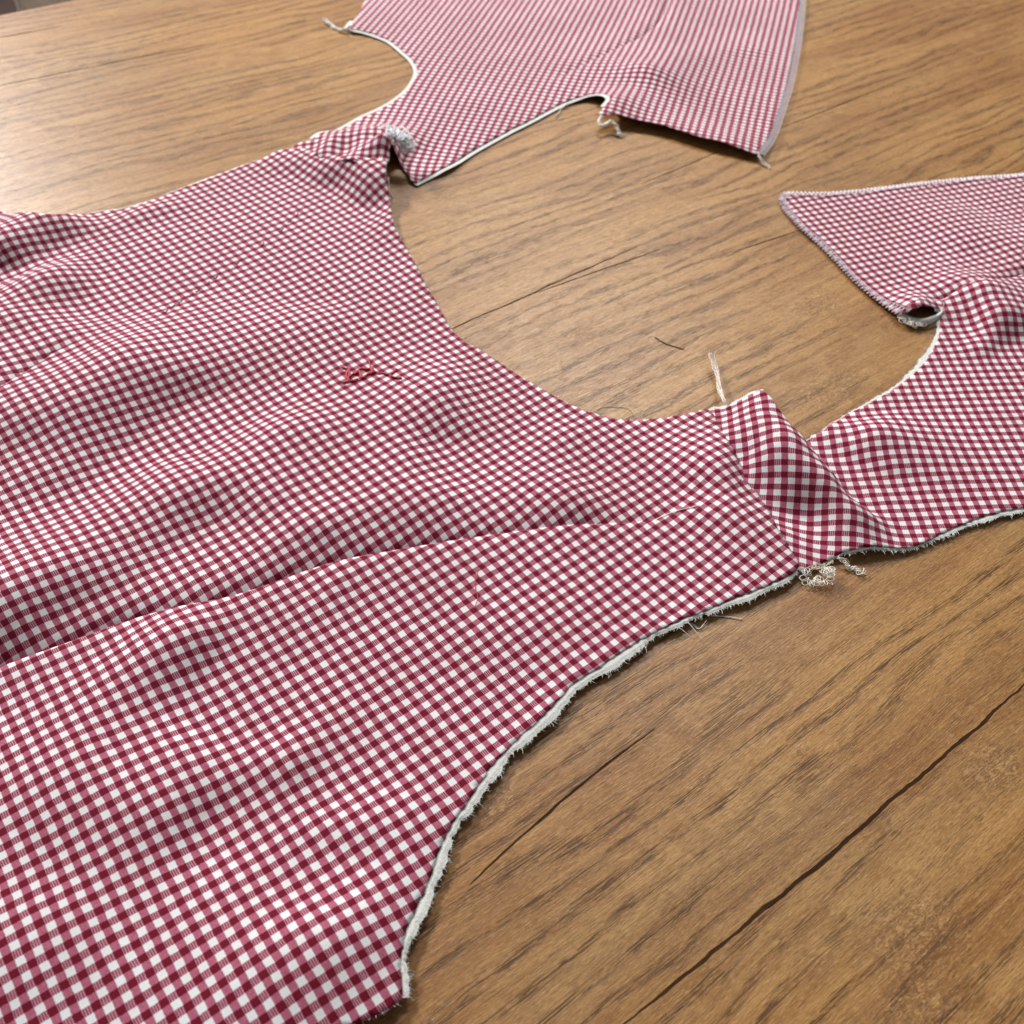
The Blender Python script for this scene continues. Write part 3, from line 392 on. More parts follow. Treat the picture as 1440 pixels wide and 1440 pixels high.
  36,69,102,113,102,88,75,62,51,41,34,29,25,24,23,24,25,26,27,28,29,30,30,30,30,30,30,30,30,30,30,30,30,30,30,32,31,30,28,26,23,20,15,11,9,11,11,9,10,16,19,18,16,14,12,12,15,28,50,
  73,87,90,90,85,72,58,45,35,29,25,23,23,23,23,25,26,28,29,30,30,30,30,30,30,30,30,30,30,30,30,30,30,32,31,31,29,27,24,20,16,12,11,12,12,10,11,14,15,15,14,14,13,14,17,26,42,60,75,89,
  108,107,89,69,51,39,31,26,23,21,21,21,23,25,27,28,29,30,30,30,30,30,30,30,30,30,30,30,30,30,32,32,31,30,28,25,21,16,13,11,11,12,14,16,18,16,11,12,13,14,16,20,28,41,59,82,116,153,
  137,107,80,59,43,33,26,22,19,18,18,20,23,25,28,29,30,30,30,30,30,30,30,30,30,30,30,30,30,32,32,31,30,28,25,21,17,12,9,10,14,18,22,25,23,11,12,14,16,19,23,30,43,64,96,141,169,148,
  117,88,65,47,35,27,21,17,15,14,17,21,25,27,29,30,30,30,30,30,30,30,30,30,30,30,30,30,32,32,31,30,28,25,22,17,13,11,11,16,21,26,29,29,20,16,17,19,21,25,32,45,66,95,127,145,137,116,
  92,69,51,37,27,20,16,13,13,16,21,24,27,29,30,30,30,30,30,30,30,30,30,30,30,30,30,33,33,32,31,28,25,21,18,15,14,15,18,22,26,28,27,23,20,19,21,23,27,33,44,61,82,105,119,121,111,93,
  73,55,39,27,18,14,12,14,17,21,25,27,29,30,30,30,30,30,30,30,30,30,30,30,30,30,34,34,34,32,29,25,20,17,16,16,18,20,22,23,23,22,20,20,20,22,24,27,32,41,53,68,84,98,106,106,93,76,59,
  42,27,16,12,12,15,19,23,26,28,29,30,30,30,30,30,30,30,30,30,30,30,30,30,36,36,36,34,30,24,18,15,14,16,18,20,21,20,17,16,16,18,20,22,25,27,31,37,45,56,68,80,90,94,88,78,63,46,29,16,
  10,12,18,22,25,27,29,30,30,30,30,30,30,30,30,30,30,30,30,30,30,38,39,39,38,32,23,14,11,12,15,18,20,19,17,12,10,11,15,19,23,25,27,30,33,39,46,54,64,72,78,78,75,64,49,35,23,18,23,26,
  27,28,29,29,30,30,30,30,30,30,30,30,30,30,30,30,30,30,39,41,42,42,34,23,12,8,11,15,18,20,19,16,12,9,10,15,20,23,25,27,29,31,34,39,44,51,57,63,65,65,59,49,42,41,45,40,35,32,30,29,
  29,29,30,30,30,30,30,30,30,30,30,30,30,30,30,39,41,43,43,36,25,16,11,12,16,20,21,20,18,15,12,14,17,21,24,26,27,28,29,31,34,37,42,46,50,53,53,51,47,45,46,47,44,38,34,30,29,28,28,29,
  29,30,30,30,30,30,30,30,30,30,30,30,38,40,41,40,35,27,21,17,17,19,22,23,23,21,19,18,18,21,23,25,27,27,28,28,29,31,33,35,38,41,43,44,44,43,43,44,44,41,36,32,28,26,26,26,27,29,29,30,
  30,30,30,30,30,30,30,30,30,36,37,38,36,33,29,25,22,22,23,24,25,25,24,23,23,23,24,26,27,28,28,28,28,29,29,30,32,33,35,37,38,38,39,39,39,39,36,32,27,24,22,22,24,26,27,29,30,30,30,30,
  30,30,30,30,30,30,34,35,35,34,32,30,27,26,26,26,27,27,27,27,26,26,26,27,28,28,29,29,29,28,28,29,29,30,30,32,33,33,34,35,35,35,34,31,27,22,18,16,17,20,24,26,28,29,30,30,30,30,30,30,
  30,30,30,33,33,33,32,31,30,29,28,28,28,29,29,29,29,29,28,28,29,29,29,29,29,29,29,29,28,29,29,29,30,30,31,32,32,32,32,31,28,23,18,12,11,13,18,22,25,28,29,30,30,30,30,30,30,30,30,30,
  31,31,31,30,30,29,29,29,29,30,30,30,30,30,30,30,30,30,30,30,30,30,29,29,29,29,29,29,29,29,29,30,30,31,31,30,28,26,21,16,11,9,12,17,22,25,28,29,30,30,30,30,30,30,30,30,30,30,29,29,
  28,28,28,29,29,30,30,30,31,31,31,30,30,30,30,30,30,30,30,30,30,29,29,29,29,29,29,29,29,30,30,30,29,28,25,22,17,13,12,14,18,22,26,28,29,30,30,30,30,30,30,30,30,30,29,27,26,25,26,26,
  27,29,29,30,31,31,31,31,31,31,30,30,30,30,30,30,30,30,30,29,29,29,29,29,29,29,30,30,29,29,28,26,23,20,17,17,18,21,24,27,28,29,30,30,30,30,30,30,30,30,30,26,24,22,21,22,23,26,27,29,
  30,30,31,31,31,31,31,31,30,30,30,30,30,30,30,30,30,30,29,29,29,29,30,30,30,30,29,28,27,25,23,22,22,22,24,26,28,29,30,30,30,30,30,30,30,30,30,30,24,21,18,16,17,20,23,26,28,30,30,31,
  31,31,31,31,30,30,30,30,30,30,30,30,30,30,30,30,30,30,30,30,30,30,30,29,29,28,27,26,25,25,26,27,28,29,30,30,30,30,30,30,30,30,30,30,30,22,17,13,11,12,17,21,25,28,29,30,30,31,31,31,
  30,30,30,30,30,30,30,30,30,30,30,30,30,30,30,30,30,30,30,30,30,30,29,29,28,28,28,28,28,29,30,30,30,30,30,30,30,30,30,30,30,30,21,16,11,9,11,16,21,25,27,29,30,30,30,30,30,30,30,30,
  30,30,30,30,30,30,30,30,30,30,30,30,30,30,30,30,30,30,30,30,30,29,29,29,29,30,30,30,30,30,30,30,30,30,30,30,30,30,30,21,17,13,11,12,17,21,25,27,29,30,30,30,30,30,30,30,30,30,30,30,
  30,30,30,30,30,30,30,30,30,30,30,30,30,30,30,30,30,30,30,30,30,30,30,30,30,31,31,30,30,30,30,30,30,30,30,30,24,20,17,16,17,20,23,26,28,29,30,30,30,30,30,30,30,30,30,30,30,30,30,30,
  30,30,30,30,30,30,30,30,30,30,30,30,30,30,30,30,30,30,31,31,31,31,31,31,30,30,30,30,30,30,30,30,30,26,24,22,21,21,23,25,27,29,29,30,30,30,30,30,30,30,30,30,30,30,30,30,30,30,30,30,
  30,30,30,30,30,30,30,30,30,30,30,31,31,31,31,31,31,31,31,31,31,30,30,30,30,30,30,30,30,30,28,27,26,25,25,26,27,28,29,30,30,30,30,30,30,30,30,30,30,30,30,30,30,30,30,30,30,30,30,30,
  30,30,30,30,30,30,30,30,31,31,31,30,30,30,30,30,30,30,30,30,30,30,30,30,30,30,30,30,29,28,28,28,28,29,29,30,30,30,30,30,30,30,30,30,30,30,30,30,30,30,30,30,30,30,30,30,30,30,30,30,
  30,30,30,30,30,30,30,30,30,30,30,30,30,30,30,30,30,30,30,30,30,30,30,30,31,30,29,29,29,29,30,30,30,30,30,30,30,30,30,30,30,30,30,30,30,30,30,30,30,30,30,30,30,30,30,30,30,30,30,30,
  30,30,30,30,30,29,29,29,28,29,29,29,30,30,30,30,30,30,30,30,30,31,31,30,30,30,30,30,30,30,30,30,30,30,30,30,30,30,30,30,30,30,30,30,30,30,30,30,30,30,30,30,30,30,30,30,30,30,30,30,
  30,29,28,27,27,26,27,27,28,29,30,30,30,30,30,30,30,30,31,31,30,30,30,30,30,30,30,30,30,30,30,30,30,30,30,30,30,30,30,30,30,30,30,30,30,30,30,30,30,30,30,30,30,30,30,30,30,29,28,26,
  25,24,23,24,25,27,28,29,30,30,30,30,30,30,30,31,31,30,30,30,30,30,30,30,30,30,30,30,30,30,30,30,30,30,30,30,30,30,30,30,30,30,30,30,30,30,30,30,30,30,30,30,30,29,28,27,24,22,20,19,
  20,22,25,27,28,29,30,30,30,30,30,30,30,30,30,30,30,30,30,30,30,30,30,30,30,30,30,30,30,30,30,30,30,30,30,30,30,30,30,30,30,30,30,30,30,30,30,30,30,30,29,28,26,22,19,15,13,15,19,23,
  26,28,29,30,30,30,30,30,30,30,30,30,30,30,30,30,30,30,30,30,30,30,30,30,30,30,30,30,30,30,30,30,30,30,30,30,30,30,30,30,30,30,30,30,30,30,30,29,27,25,21,16,11,9,12,17,21,25,28,29,
  30,30,30,30,30,30,30,30,30,30,30,30,30,30,30,30,30,30,30,30,30,30,30,30,30,30,30,30,30,30,30,30,30,30,30,30,30,30,30,30,30,30,30,30,29,27,25,21,16,11,9,12,17,21,25,28,29,30,30,30,
  30,30,30,30,30,30,30,30,30,30,30,30,30,30,30,30,30,30,30,30,30,30,30,30,30,30,30,30,30,30,30,30,30,30,30,30,30,30,30,30,30,29,28,26,22,19,15,13,15,19,23,26,28,29,30,30,30,30,30,30,
  30,30,30,30,30,30,30,30,30,30,30,30,30,30,30,30,30,30,30,30,30,30,30,30,30,30,30,30,30,30,30,30,30,30,30,30,30,30,29,28,27,24,22,19,19,20,22,25,27,28,29,30,30,30,30,30,30,30,30,30,
  30,30,30,30,30,30,30,30,30,30,30,30,30,30,30,30,30,30,30,30,30,30,30,30,30,30,30,30,30,30,30,30,30,30,30,30,29,28,26,25,23,23,24,25,27,28,29,30,30,30,30,30,30,30,30,30,30,30,30,30,
  30,30,30,30,30,30,30,30,30,30,30,30,30,30,30,30,30,30,30,30,30,30,30,30,30,30,30,30,30,30,30,30,30,30,29,28,27,27,26,27,27,28,29,30,30,30,30,30,30,30,30,30,30,30,30,30,30,30,30,30,
  30,30,30,30,30,30,30,30,30,30,30,30,30,30,30,30,30,30,30,30,30,30,30,30,30,30,30,31,31,31,31,30,30,29,29,29,29,29,30,30,31,31,31,31,30,30,30,30,30,30,30,30,30,30,30,30,30,30,30,30,
  30,30,30,30,30,30,30,30,30,30,30,30,30,30,30,30,30,30,30,30,30,30,30,30,31,31,31,31,31,31,31,31,31,31,31,31,31,31,31,31,31,30,30,30,30
 ]),
}
def b3(t): return ((1-t)**3/6, (3*t**3-6*t**2+4)/6, (-3*t**3+3*t**2+3*t+1)/6, t**3/6)
class Cloth:
    def __init__(s, key, creases=()):
        (s.x0, s.y0), s.h, (s.ny, s.nx), c = HEIGHTS[key]; s.c = np.array(c, float).reshape(s.ny, s.nx)*1e-4
        s.creases = creases
    def base(s, P):
        fx = np.clip((P[:, 0]-s.x0)/s.h, 0, s.nx-3.0001); fy = np.clip((P[:, 1]-s.y0)/s.h, 0, s.ny-3.0001)
        ix = fx.astype(int); iy = fy.astype(int); bx, by = b3(fx-ix), b3(fy-iy); z = 0
        for i in range(4):
            for j in range(4): z = z+s.c[iy+j, ix+i]*bx[i]*by[j]
        return z
    def z(s, P):
        P = np.atleast_2d(P); z = s.base(P)
        z = np.where(z < .0040, .0040-.0018*(1-np.exp((z-.0040)/.0018)), z)          # cloth rests on the table
        for c in s.creases: z = z+c(P)
        return np.maximum(z, .0022)
    def place(s, px, it=14):
        """points of the photo -> points of the cloth (x, y, z)"""
        px = np.atleast_2d(np.asarray(px, float)); z = np.full(len(px), .003)
        for _ in range(it): P = table_pt(px, z); z = .4*z+.6*s.z(P)
        return np.c_[P, s.z(P)]
def seg_dist(P, Q):
    """signed distance to polyline Q (+ on its left), and position 0..1 along it"""
    best = np.full(len(P), 1e9); sg = np.ones(len(P)); tt = np.zeros(len(P)); L = np.r_[0, np.cumsum(np.hypot(*np.diff(Q, axis=0).T))]
    for i in range(len(Q)-1):
        a, d = Q[i], Q[i+1]-Q[i]; l2 = d@d; t = np.clip(((P-a)@d)/l2, 0, 1); r = P-a-t[:, None]*d; dd = np.hypot(r[:, 0], r[:, 1]); m = dd < best
        best = np.where(m, dd, best); sg = np.where(m, np.sign(d[0]*r[:, 1]-d[1]*r[:, 0]), sg); tt = np.where(m, (L[i]+t*sqrt(l2))/L[-1], tt)
    return best, np.where(sg == 0, 1, sg), tt
class Crease:
    """stitched dart or sharp fold: cloth swells on both sides of a sunken line"""
    def __init__(s, px, left, right, taper, z=.002):
        s.Q = resample(catmull(table_pt(px, z), 6), .003); s.l, s.r, s.t = left, right, taper      # (height, lip, reach)
    def __call__(s, P):
        d, sg, t = seg_dist(P, s.Q); k = np.interp(t, [i/(len(s.t)-1) for i in range(len(s.t))], s.t); o = 0
        for side, (h, lip, reach) in ((1, s.l), (-1, s.r)):
            o = o+np.where(sg == side, h*(1-np.exp(-d/lip))*np.exp(-(d/reach)**2), 0)
        return o*k

class Ridge:
    """folded edge: the cloth turns over sharply along a line"""
    def __init__(s, px, amp, w, taper):
        A = np.array([table_pt([p[:2]], p[2])[0] for p in px]); s.Q = resample(catmull(A, 6), .003); s.a, s.w, s.t = amp, w, taper
    def __call__(s, P):
        d, sg, t = seg_dist(P, s.Q); return s.a*np.exp(-d/s.w)*np.interp(t, [i/(len(s.t)-1) for i in range(len(s.t))], s.t)

def weave_uv(cloth, box_, sites, anchor):
    """flatten the cloth: spread its weave so that it is neither stretched nor squeezed anywhere"""
    x0, y0, x1, y1 = box_; hh = .004; nx = int((x1-x0)/hh)+1; ny = int((y1-y0)/hh)+1
    X, Y = np.meshgrid(x0+hh*np.arange(nx), y0+hh*np.arange(ny)); P = np.c_[X.ravel(), Y.ravel()]
    z = cloth.base(P).reshape(ny, nx); z = np.maximum(z, .0008); gy, gx = np.gradient(z, hh)
    s2 = gx*gx+gy*gy+1e-12; k = (np.sqrt(1+s2)-1)/s2; g11, g12, g22 = 1+k*gx*gx, k*gx*gy, 1+k*gy*gy
    S = table_pt([q[:2] for q in sites]); th = np.radians([q[2] for q in sites])
    w = 1/(((P[:, None, :]-S[None])**2).sum(2)+.02**2)**1.5; T = ((w*th).sum(1)/w.sum(1)).reshape(ny, nx)
    out = []
    for cu, cv in ((np.cos(T), np.sin(T)), (np.sin(T), -np.cos(T))):
        fx = (cu*g11+cv*g12)/PERIOD; fy = (cu*g12+cv*g22)/PERIOD; mx, my = fx.mean(), fy.mean(); fx = fx-mx; fy = fy-my
        FX = np.block([[fx, -fx[:, ::-1]], [fx[::-1], -fx[::-1, ::-1]]]); FY = np.block([[fy, fy[:, ::-1]], [-fy[::-1], -fy[::-1, ::-1]]])
        wx = 2*pi*np.fft.fftfreq(2*nx, hh); wy = 2*pi*np.fft.fftfreq(2*ny, hh)[:, None]; den = wx**2+wy**2; den[0, 0] = 1
        F = (-1j*wx*np.fft.fft2(FX)-1j*wy*np.fft.fft2(FY))/den; F[0, 0] = 0
        out.append(np.real(np.fft.ifft2(F))[:ny, :nx]+mx*(X-x0)+my*(Y-y0))
    def ev(Q):
        Q = np.atleast_2d(Q); fx = np.clip((Q[:, 0]-x0)/hh, 0, nx-1.001); fy = np.clip((Q[:, 1]-y0)/hh, 0, ny-1.001); ix = fx.astype(int); iy = fy.astype(int); a, b = (fx-ix), (fy-iy)
        return np.stack([g[iy, ix]*(1-a)*(1-b)+g[iy, ix+1]*a*(1-b)+g[iy+1, ix]*(1-a)*b+g[iy+1, ix+1]*a*b for g in out], 1)
    if callable(anchor): off = anchor(ev)
    else: off = np.array([.25, .25])-ev(cloth.place([anchor])[:, :2])[0]
    return lambda Q: ev(Q)+off

def inside(P, poly):
    x, y = P[:, 0], P[:, 1]; r = np.zeros(len(P), bool); a = poly; b = np.roll(poly, -1, 0)
    for (ax, ay), (bx, by) in zip(a, b):
        if ay == by: continue
        c = (ay > y) != (by > y); r ^= c & (x < (bx-ax)*(y-ay)/(by-ay)+ax)
    return r
def grid_near(P, Q, r):
    """True for points of P nearer than r to any of Q"""
    cell = {}
    for q in Q: cell.setdefault((int(q[0]//r), int(q[1]//r)), []).append(q)
    out = np.zeros(len(P), bool)
    for i, p in enumerate(P):
        cx, cy = int(p[0]//r), int(p[1]//r)
        for dx in (-1, 0, 1):
            for dy in (-1, 0, 1):
                for q in cell.get((cx+dx, cy+dy), ()):
                    if (p[0]-q[0])**2+(p[1]-q[1])**2 < r*r: out[i] = True; break
                if out[i]: break
            if out[i]: break
    return out
def outline(cloth, pts, n=6, step=.0022, closed=True):
    A = []
    for p in pts: A.append(cloth.place([p[:2]])[0, :2] if len(p) == 2 else table_pt([p[:2]], p[2])[0])
    return resample(catmull(np.array(A), n, closed), step, closed)
def cloth_mesh(name, cloth, edge, uvf, parent, mat, step=.0026, lines=(), drop=0.0, fray=.00025):
    """triangulated sheet inside the plan outline 'edge', lifted to the height map"""
    E = edge+rng.normal(0, fray, edge.shape); x0, y0 = E.min(0); x1, y1 = E.max(0)
    gx = np.arange(x0, x1, step); gy = np.arange(y0, y1, step*.866); G = np.array([(x+(j % 2)*step/2, y) for j, y in enumerate(gy) for x in gx]); G += rng.normal(0, step*.06, G.shape)
    extra = []; con = []
    for Q in lines:
        Q = resample(Q, .002); nrm = np.stack([-np.gradient(Q[:, 1]), np.gradient(Q[:, 0])], 1); nrm /= np.linalg.norm(nrm, axis=1)[:, None]
        for o in (-.0036, -.0021, -.0011, -.0005, .0005, .0011, .0021, .0036): extra.append(Q+nrm*o)
        con.append(Q)
    G = G[inside(G, E)]; G = G[~grid_near(G, E, step*.55)]
    if con:
        G = G[~grid_near(G, np.vstack(extra), step*.5)]; ex = np.vstack(extra); ex = ex[inside(ex, E)]; ex = ex[~grid_near(ex, E, .0012)]
        cl = []
        for Q in con:
            k = inside(Q, E) & ~grid_near(Q, E, .0010); cl.append(Q[k])
        con = cl
    pts = [Vector(p) for p in E]; n = len(E); edges = [(i, (i+1) % n) for i in range(n)]
    for Q in con:
        b = len(pts); pts += [Vector(p) for p in Q]; edges += [(b+i, b+i+1) for i in range(len(Q)-1)]
    if con: pts += [Vector(p) for p in ex]
    pts += [Vector(p) for p in G]
    V, _, Fc, *_ = geometry.delaunay_2d_cdt(pts, edges, [list(range(n))], 1, 1e-7, True)
    V = np.array([tuple(v) for v in V]); Z = cloth.z(V)-drop; Fc = [tuple(f) for f in Fc]
    idx = np.array(Fc); cen = V[idx].mean(1); keep = inside(cen, E); Fc = [f for f, k in zip(Fc, keep) if k]; idx = idx[keep]; cen = cen[keep]
    used = np.unique(idx); remap = np.zeros(len(V), int); remap[used] = np.arange(len(used)); V, Z = V[used], Z[used]; idx = remap[idx]; Fc = idx.tolist()
    uv = uvf(V, idx, cen)
    o = obj(name, np.c_[V, Z], Fc, mat, parent, True, uv)
    m = o.modifiers.new('thickness', 'SOLIDIFY'); m.thickness = .00035; m.offset = -1
    return o, V

# ------------------------------------------------------------------ the garment pieces
bodice = tag(empty('gingham_bodice', (0, 0, 0)), 'unfinished red and white gingham dress bodice spread open, raw edges fraying, shoulder seams already sewn', 'dress bodice')

# front panel -------------------------------------------------------
DART = [(-60, 957), (0, 941), (100, 905), (200, 870), (330, 840), (460, 796), (590, 770), (720, 750), (850, 738), (905, 734), (945, 722)]
LDART = [(-60, 590), (0, 545), (40, 515), (75, 490), (110, 476), (135, 462)]
front = Cloth('front', [Crease(DART, (.0052, .006, .045), (.0042, .0014, .040), (1, 1, 1, .95, .8, .5, .12)),
                        Crease(LDART, (.0040, .005, .030), (.0034, .0013, .030), (1, 1, .7, 0), .012)])
# the seam swell beside the neckline
F_EDGE = [(-120, 275), (-60, 285), (0, 297), (60, 301), (130, 299), (190, 289), (260, 263), (330, 237), (370, 222), (402, 209), (435, 210), (470, 217), (505, 221), (530, 223), (543, 227), (543, 248), (547, 275), (553, 310), (563, 333), (580, 363), (597, 397), (617, 430), (633, 460), (650, 478), (670, 489), (700, 508), (740, 534), (780, 557), (830, 580), (880, 590), (930, 588), (975, 580), (999, 577), (1010, 597), (1023, 618), (1043, 658), (1070, 700), (1093, 740), (1110, 770), (1124, 797),
          (1093, 817), (1060, 831), (1027, 844), (980, 863), (955, 873), (920, 889), (880, 913), (840, 940), (808, 961), (767, 1003), (727, 1040), (700, 1067), (680, 1093), (660, 1123), (637, 1157), (620, 1190), (607, 1227), (597, 1253), (583, 1282), (570, 1313), (563, 1353), (565, 1403), (533, 1427), (500, 1441), (430, 1468), (250, 1530), (60, 1590), (-160, 1640), (-190, 1300), (-180, 900), (-150, 560)]
fe = outline(front, F_EDGE)
BOXF = (front.x0, front.y0, front.x0+front.h*(front.nx-3), front.y0+front.h*(front.ny-3))
up_sites = [(250, 540, 41.5), (630, 660, 41.5), (860, 640, 40.5), (100, 620, 40.5), (60, 320, 41), (480, 600, 40.5), (430, 750, 41.5), (700, 560, 40.5), (240, 340, 42), (985, 670, 38), (60, 450, 43), (120, 850, 40), (440, 240, 46), (510, 260, 43), (430, 265, 50), (450, 430, 41), (550, 400, 41)]
lo_sites = [(860, 840, 42), (460, 1260, 37), (50, 1260, 35), (160, 1060, 38), (95, 920, 37), (650, 930, 41), (690, 970, 41), (1000, 735, 42), (290, 1120, 39.5), (470, 1090, 38.5), (290, 950, 40), (500, 830, 41)]
uv_up = weave_uv(front, BOXF, up_sites, (240.4, 534.6))
tipP = front.place([(952, 724)])[:, :2]
uv_lo = weave_uv(front, BOXF, lo_sites, lambda ev: uv_up(tipP)[0]-ev(tipP)[0])
dartQ = resample(catmull(table_pt(DART, .002), 6), .004); d_dir = dartQ[-1]-dartQ[-6]; d_dir /= np.linalg.norm(d_dir); d_tip = dartQ[-1]
dartX = np.vstack([dartQ, d_tip+d_dir*.3])
def uv_front(V, idx, cen):
    A, B = uv_up(V), uv_lo(V)
    _, sg, _ = seg_dist(cen, dartX); s = np.maximum((V-d_tip)@d_dir, 0)
    dV, sV, _ = seg_dist(V, dartX); w = np.clip(.5+.5*dV*sV/np.maximum(s*.9+.004, .004), 0, 1); w = w*w*(3-2*w)
    beyond = (V-d_tip)@d_dir > 0
    hard = (sg > 0).astype(float)[:, None].repeat(3, 1); ww = np.where(beyond[idx].any(1)[:, None], w[idx], hard)
    return (A[idx]*ww[..., None]+B[idx]*(1-ww[..., None])).reshape(-1, 2)
cloth_mesh('front_panel', front, fe, uv_front, bodice, GING, .0026, [dartQ, resample(catmull(table_pt(LDART, .012), 6), .004)])

# back panel towards the right edge ------------------------------------
BDART = [(1322, 424), (1345, 415), (1375, 406), (1410, 395), (1450, 381), (1560, 350)]
RIDGE = Ridge([(1070, 551, .021), (1095, 581, .021), (1120, 613, .019), (1150, 649, .015), (1180, 683, .011), (1210, 713, .008), (1240, 745, .005)], .0036, .0042, (.9, 1, 1, 1, .8, .5, .1))
back_n = Cloth('back_near', [RIDGE, Crease(BDART, (.0042, .005, .035), (.0034, .0016, .030), (.6, 1, 1, 1), .004)])
B_EDGE = [(1118, 801), (1098, 773), (1081, 743), (1058, 703), (1031, 661), (1011, 621), (992, 582), (1004, 568, .007), (1014, 561, .011), (1030, 557, .015), (1045, 552, .018), (1060, 549, .020), (1072, 553, .020), (1090, 592, .012), (1110, 612, .006), (1131, 621, .0025), (1145, 611), (1160, 602), (1190, 583), (1230, 562), (1262, 543), (1290, 520), (1308, 498), (1320, 475), (1322, 457), (1321, 442, .003), (1316, 428, .010), (1300, 430, .0115), (1283, 436, .010), (1265, 443, .006), (1250, 436, .003), (1225, 415), (1200, 394), (1170, 362), (1150, 342), (1125, 320), (1105, 298), (1096, 281), (1101, 272), (1115, 270), (1150, 271), (1200, 268), (1250, 262), (1300, 256), (1370, 249), (1440, 244), (1560, 232), (1620, 228), (1660, 400), (1660, 660), (1560, 697), (1440, 713), (1385, 725), (1340, 742), (1310, 757), (1285, 767), (1262, 769), (1230, 767), (1200, 772), (1180, 778), (1155, 792), (1140, 797)]
be = outline(back_n, B_EDGE)
BOXB = (back_n.x0, back_n.y0, back_n.x0+back_n.h*(back_n.nx-3), back_n.y0+back_n.h*(back_n.ny-3))
uvb_lo = weave_uv(back_n, BOXB, [(1080, 650, -20), (1110, 680, -20), (1095, 720, -19), (1150, 760, -14), (1060, 600, -20), (1165, 640, 9), (1200, 680, 10), (1235, 615, 12), (1235, 660, 10), (1240, 700, 11), (1340, 430, 7), (1370, 490, 9), (1410, 470, 10), (1300, 620, 9), (1390, 620, 9)], (1189.2, 657.5))
uvb_up = weave_uv(back_n, BOXB, [(1350, 340, 23), (1380, 360, 23.5), (1370, 290, 22), (1180, 315, 23), (1210, 350, 23), (1250, 370, 24), (1300, 400, 23)], (1340.4, 374.5))
bdQ = resample(catmull(table_pt(BDART, .004), 6), .004); bdX = np.vstack([[bdQ[0]+(bdQ[0]-bdQ[5])*6], bdQ])
def uv_back(V, idx, cen):
    _, sg, _ = seg_dist(cen, bdX); m = (sg > 0)[:, None, None]; return np.where(m, uvb_up(V)[idx], uvb_lo(V)[idx]).reshape(-1, 2)
cloth_mesh('back_panel', back_n, be, uv_back, bodice, GING, .0022, [bdQ, RIDGE.Q], drop=.0006)

# back panel at the far side ----------------------------------------
TDART = [(790, 106), (815, 94), (840, 83), (870, 69), (900, 54), (922, 36), (936, 16), (946, -20)]
back_f = Cloth('back_far', [Crease(TDART, (.0030, .004, .025), (.0042, .003, .035), (.2, .8, 1, 1), .003)])
T_EDGE = [(400, 216), (435, 218), (470, 225), (505, 229), (530, 231), (542, 232), (548, 212), (550, 197, .022), (560, 218, .009), (571, 240, .004), (582, 256), (600, 248), (630, 232), (660, 214), (690, 197), (720, 181), (750, 166), (780, 150), (800, 141), (825, 134, .004), (845, 131, .008), (858, 137, .013), (850, 148, .013), (843, 160, .012), (870, 161, .011), (900, 166, .010), (940, 177), (980, 190), (1020, 200), (1050, 211), (1066, 216), (1078, 200), (1088, 180), (1098, 150), (1108, 118), (1116, 80), (1122, 40), (1126, 0), (1130, -60), (1132, -95), (900, -110), (680, -100), (560, -80), (530, -45), (513, 0), (497, 28), (491, 38), (515, 44), (545, 55), (565, 70), (580, 84), (587, 100), (578, 120), (560, 137), (535, 152), (505, 166), (470, 182), (440, 194), (415, 203)]
te = outline(back_f, T_EDGE, 6, .003)
BOXT = (back_f.x0, back_f.y0, back_f.x0+back_f.h*(back_f.nx-3), back_f.y0+back_f.h*(back_f.ny-3))
uv_t = weave_uv(back_f, BOXT, [(670, 150, -11), (700, 100, -12), (800, 60, -12), (900, 110, -18), (1060, 80, -14), (960, 150, -14), (480, 205, 6), (520, 180, 0), (600, 180, -10)], (649, 145))
cloth_mesh('back_panel', back_f, te, lambda V, idx, cen: uv_t(V)[idx].reshape(-1, 2), bodice, GING, .0036, [resample(catmull(table_pt(TDART, .003), 6), .004)], drop=.0006)

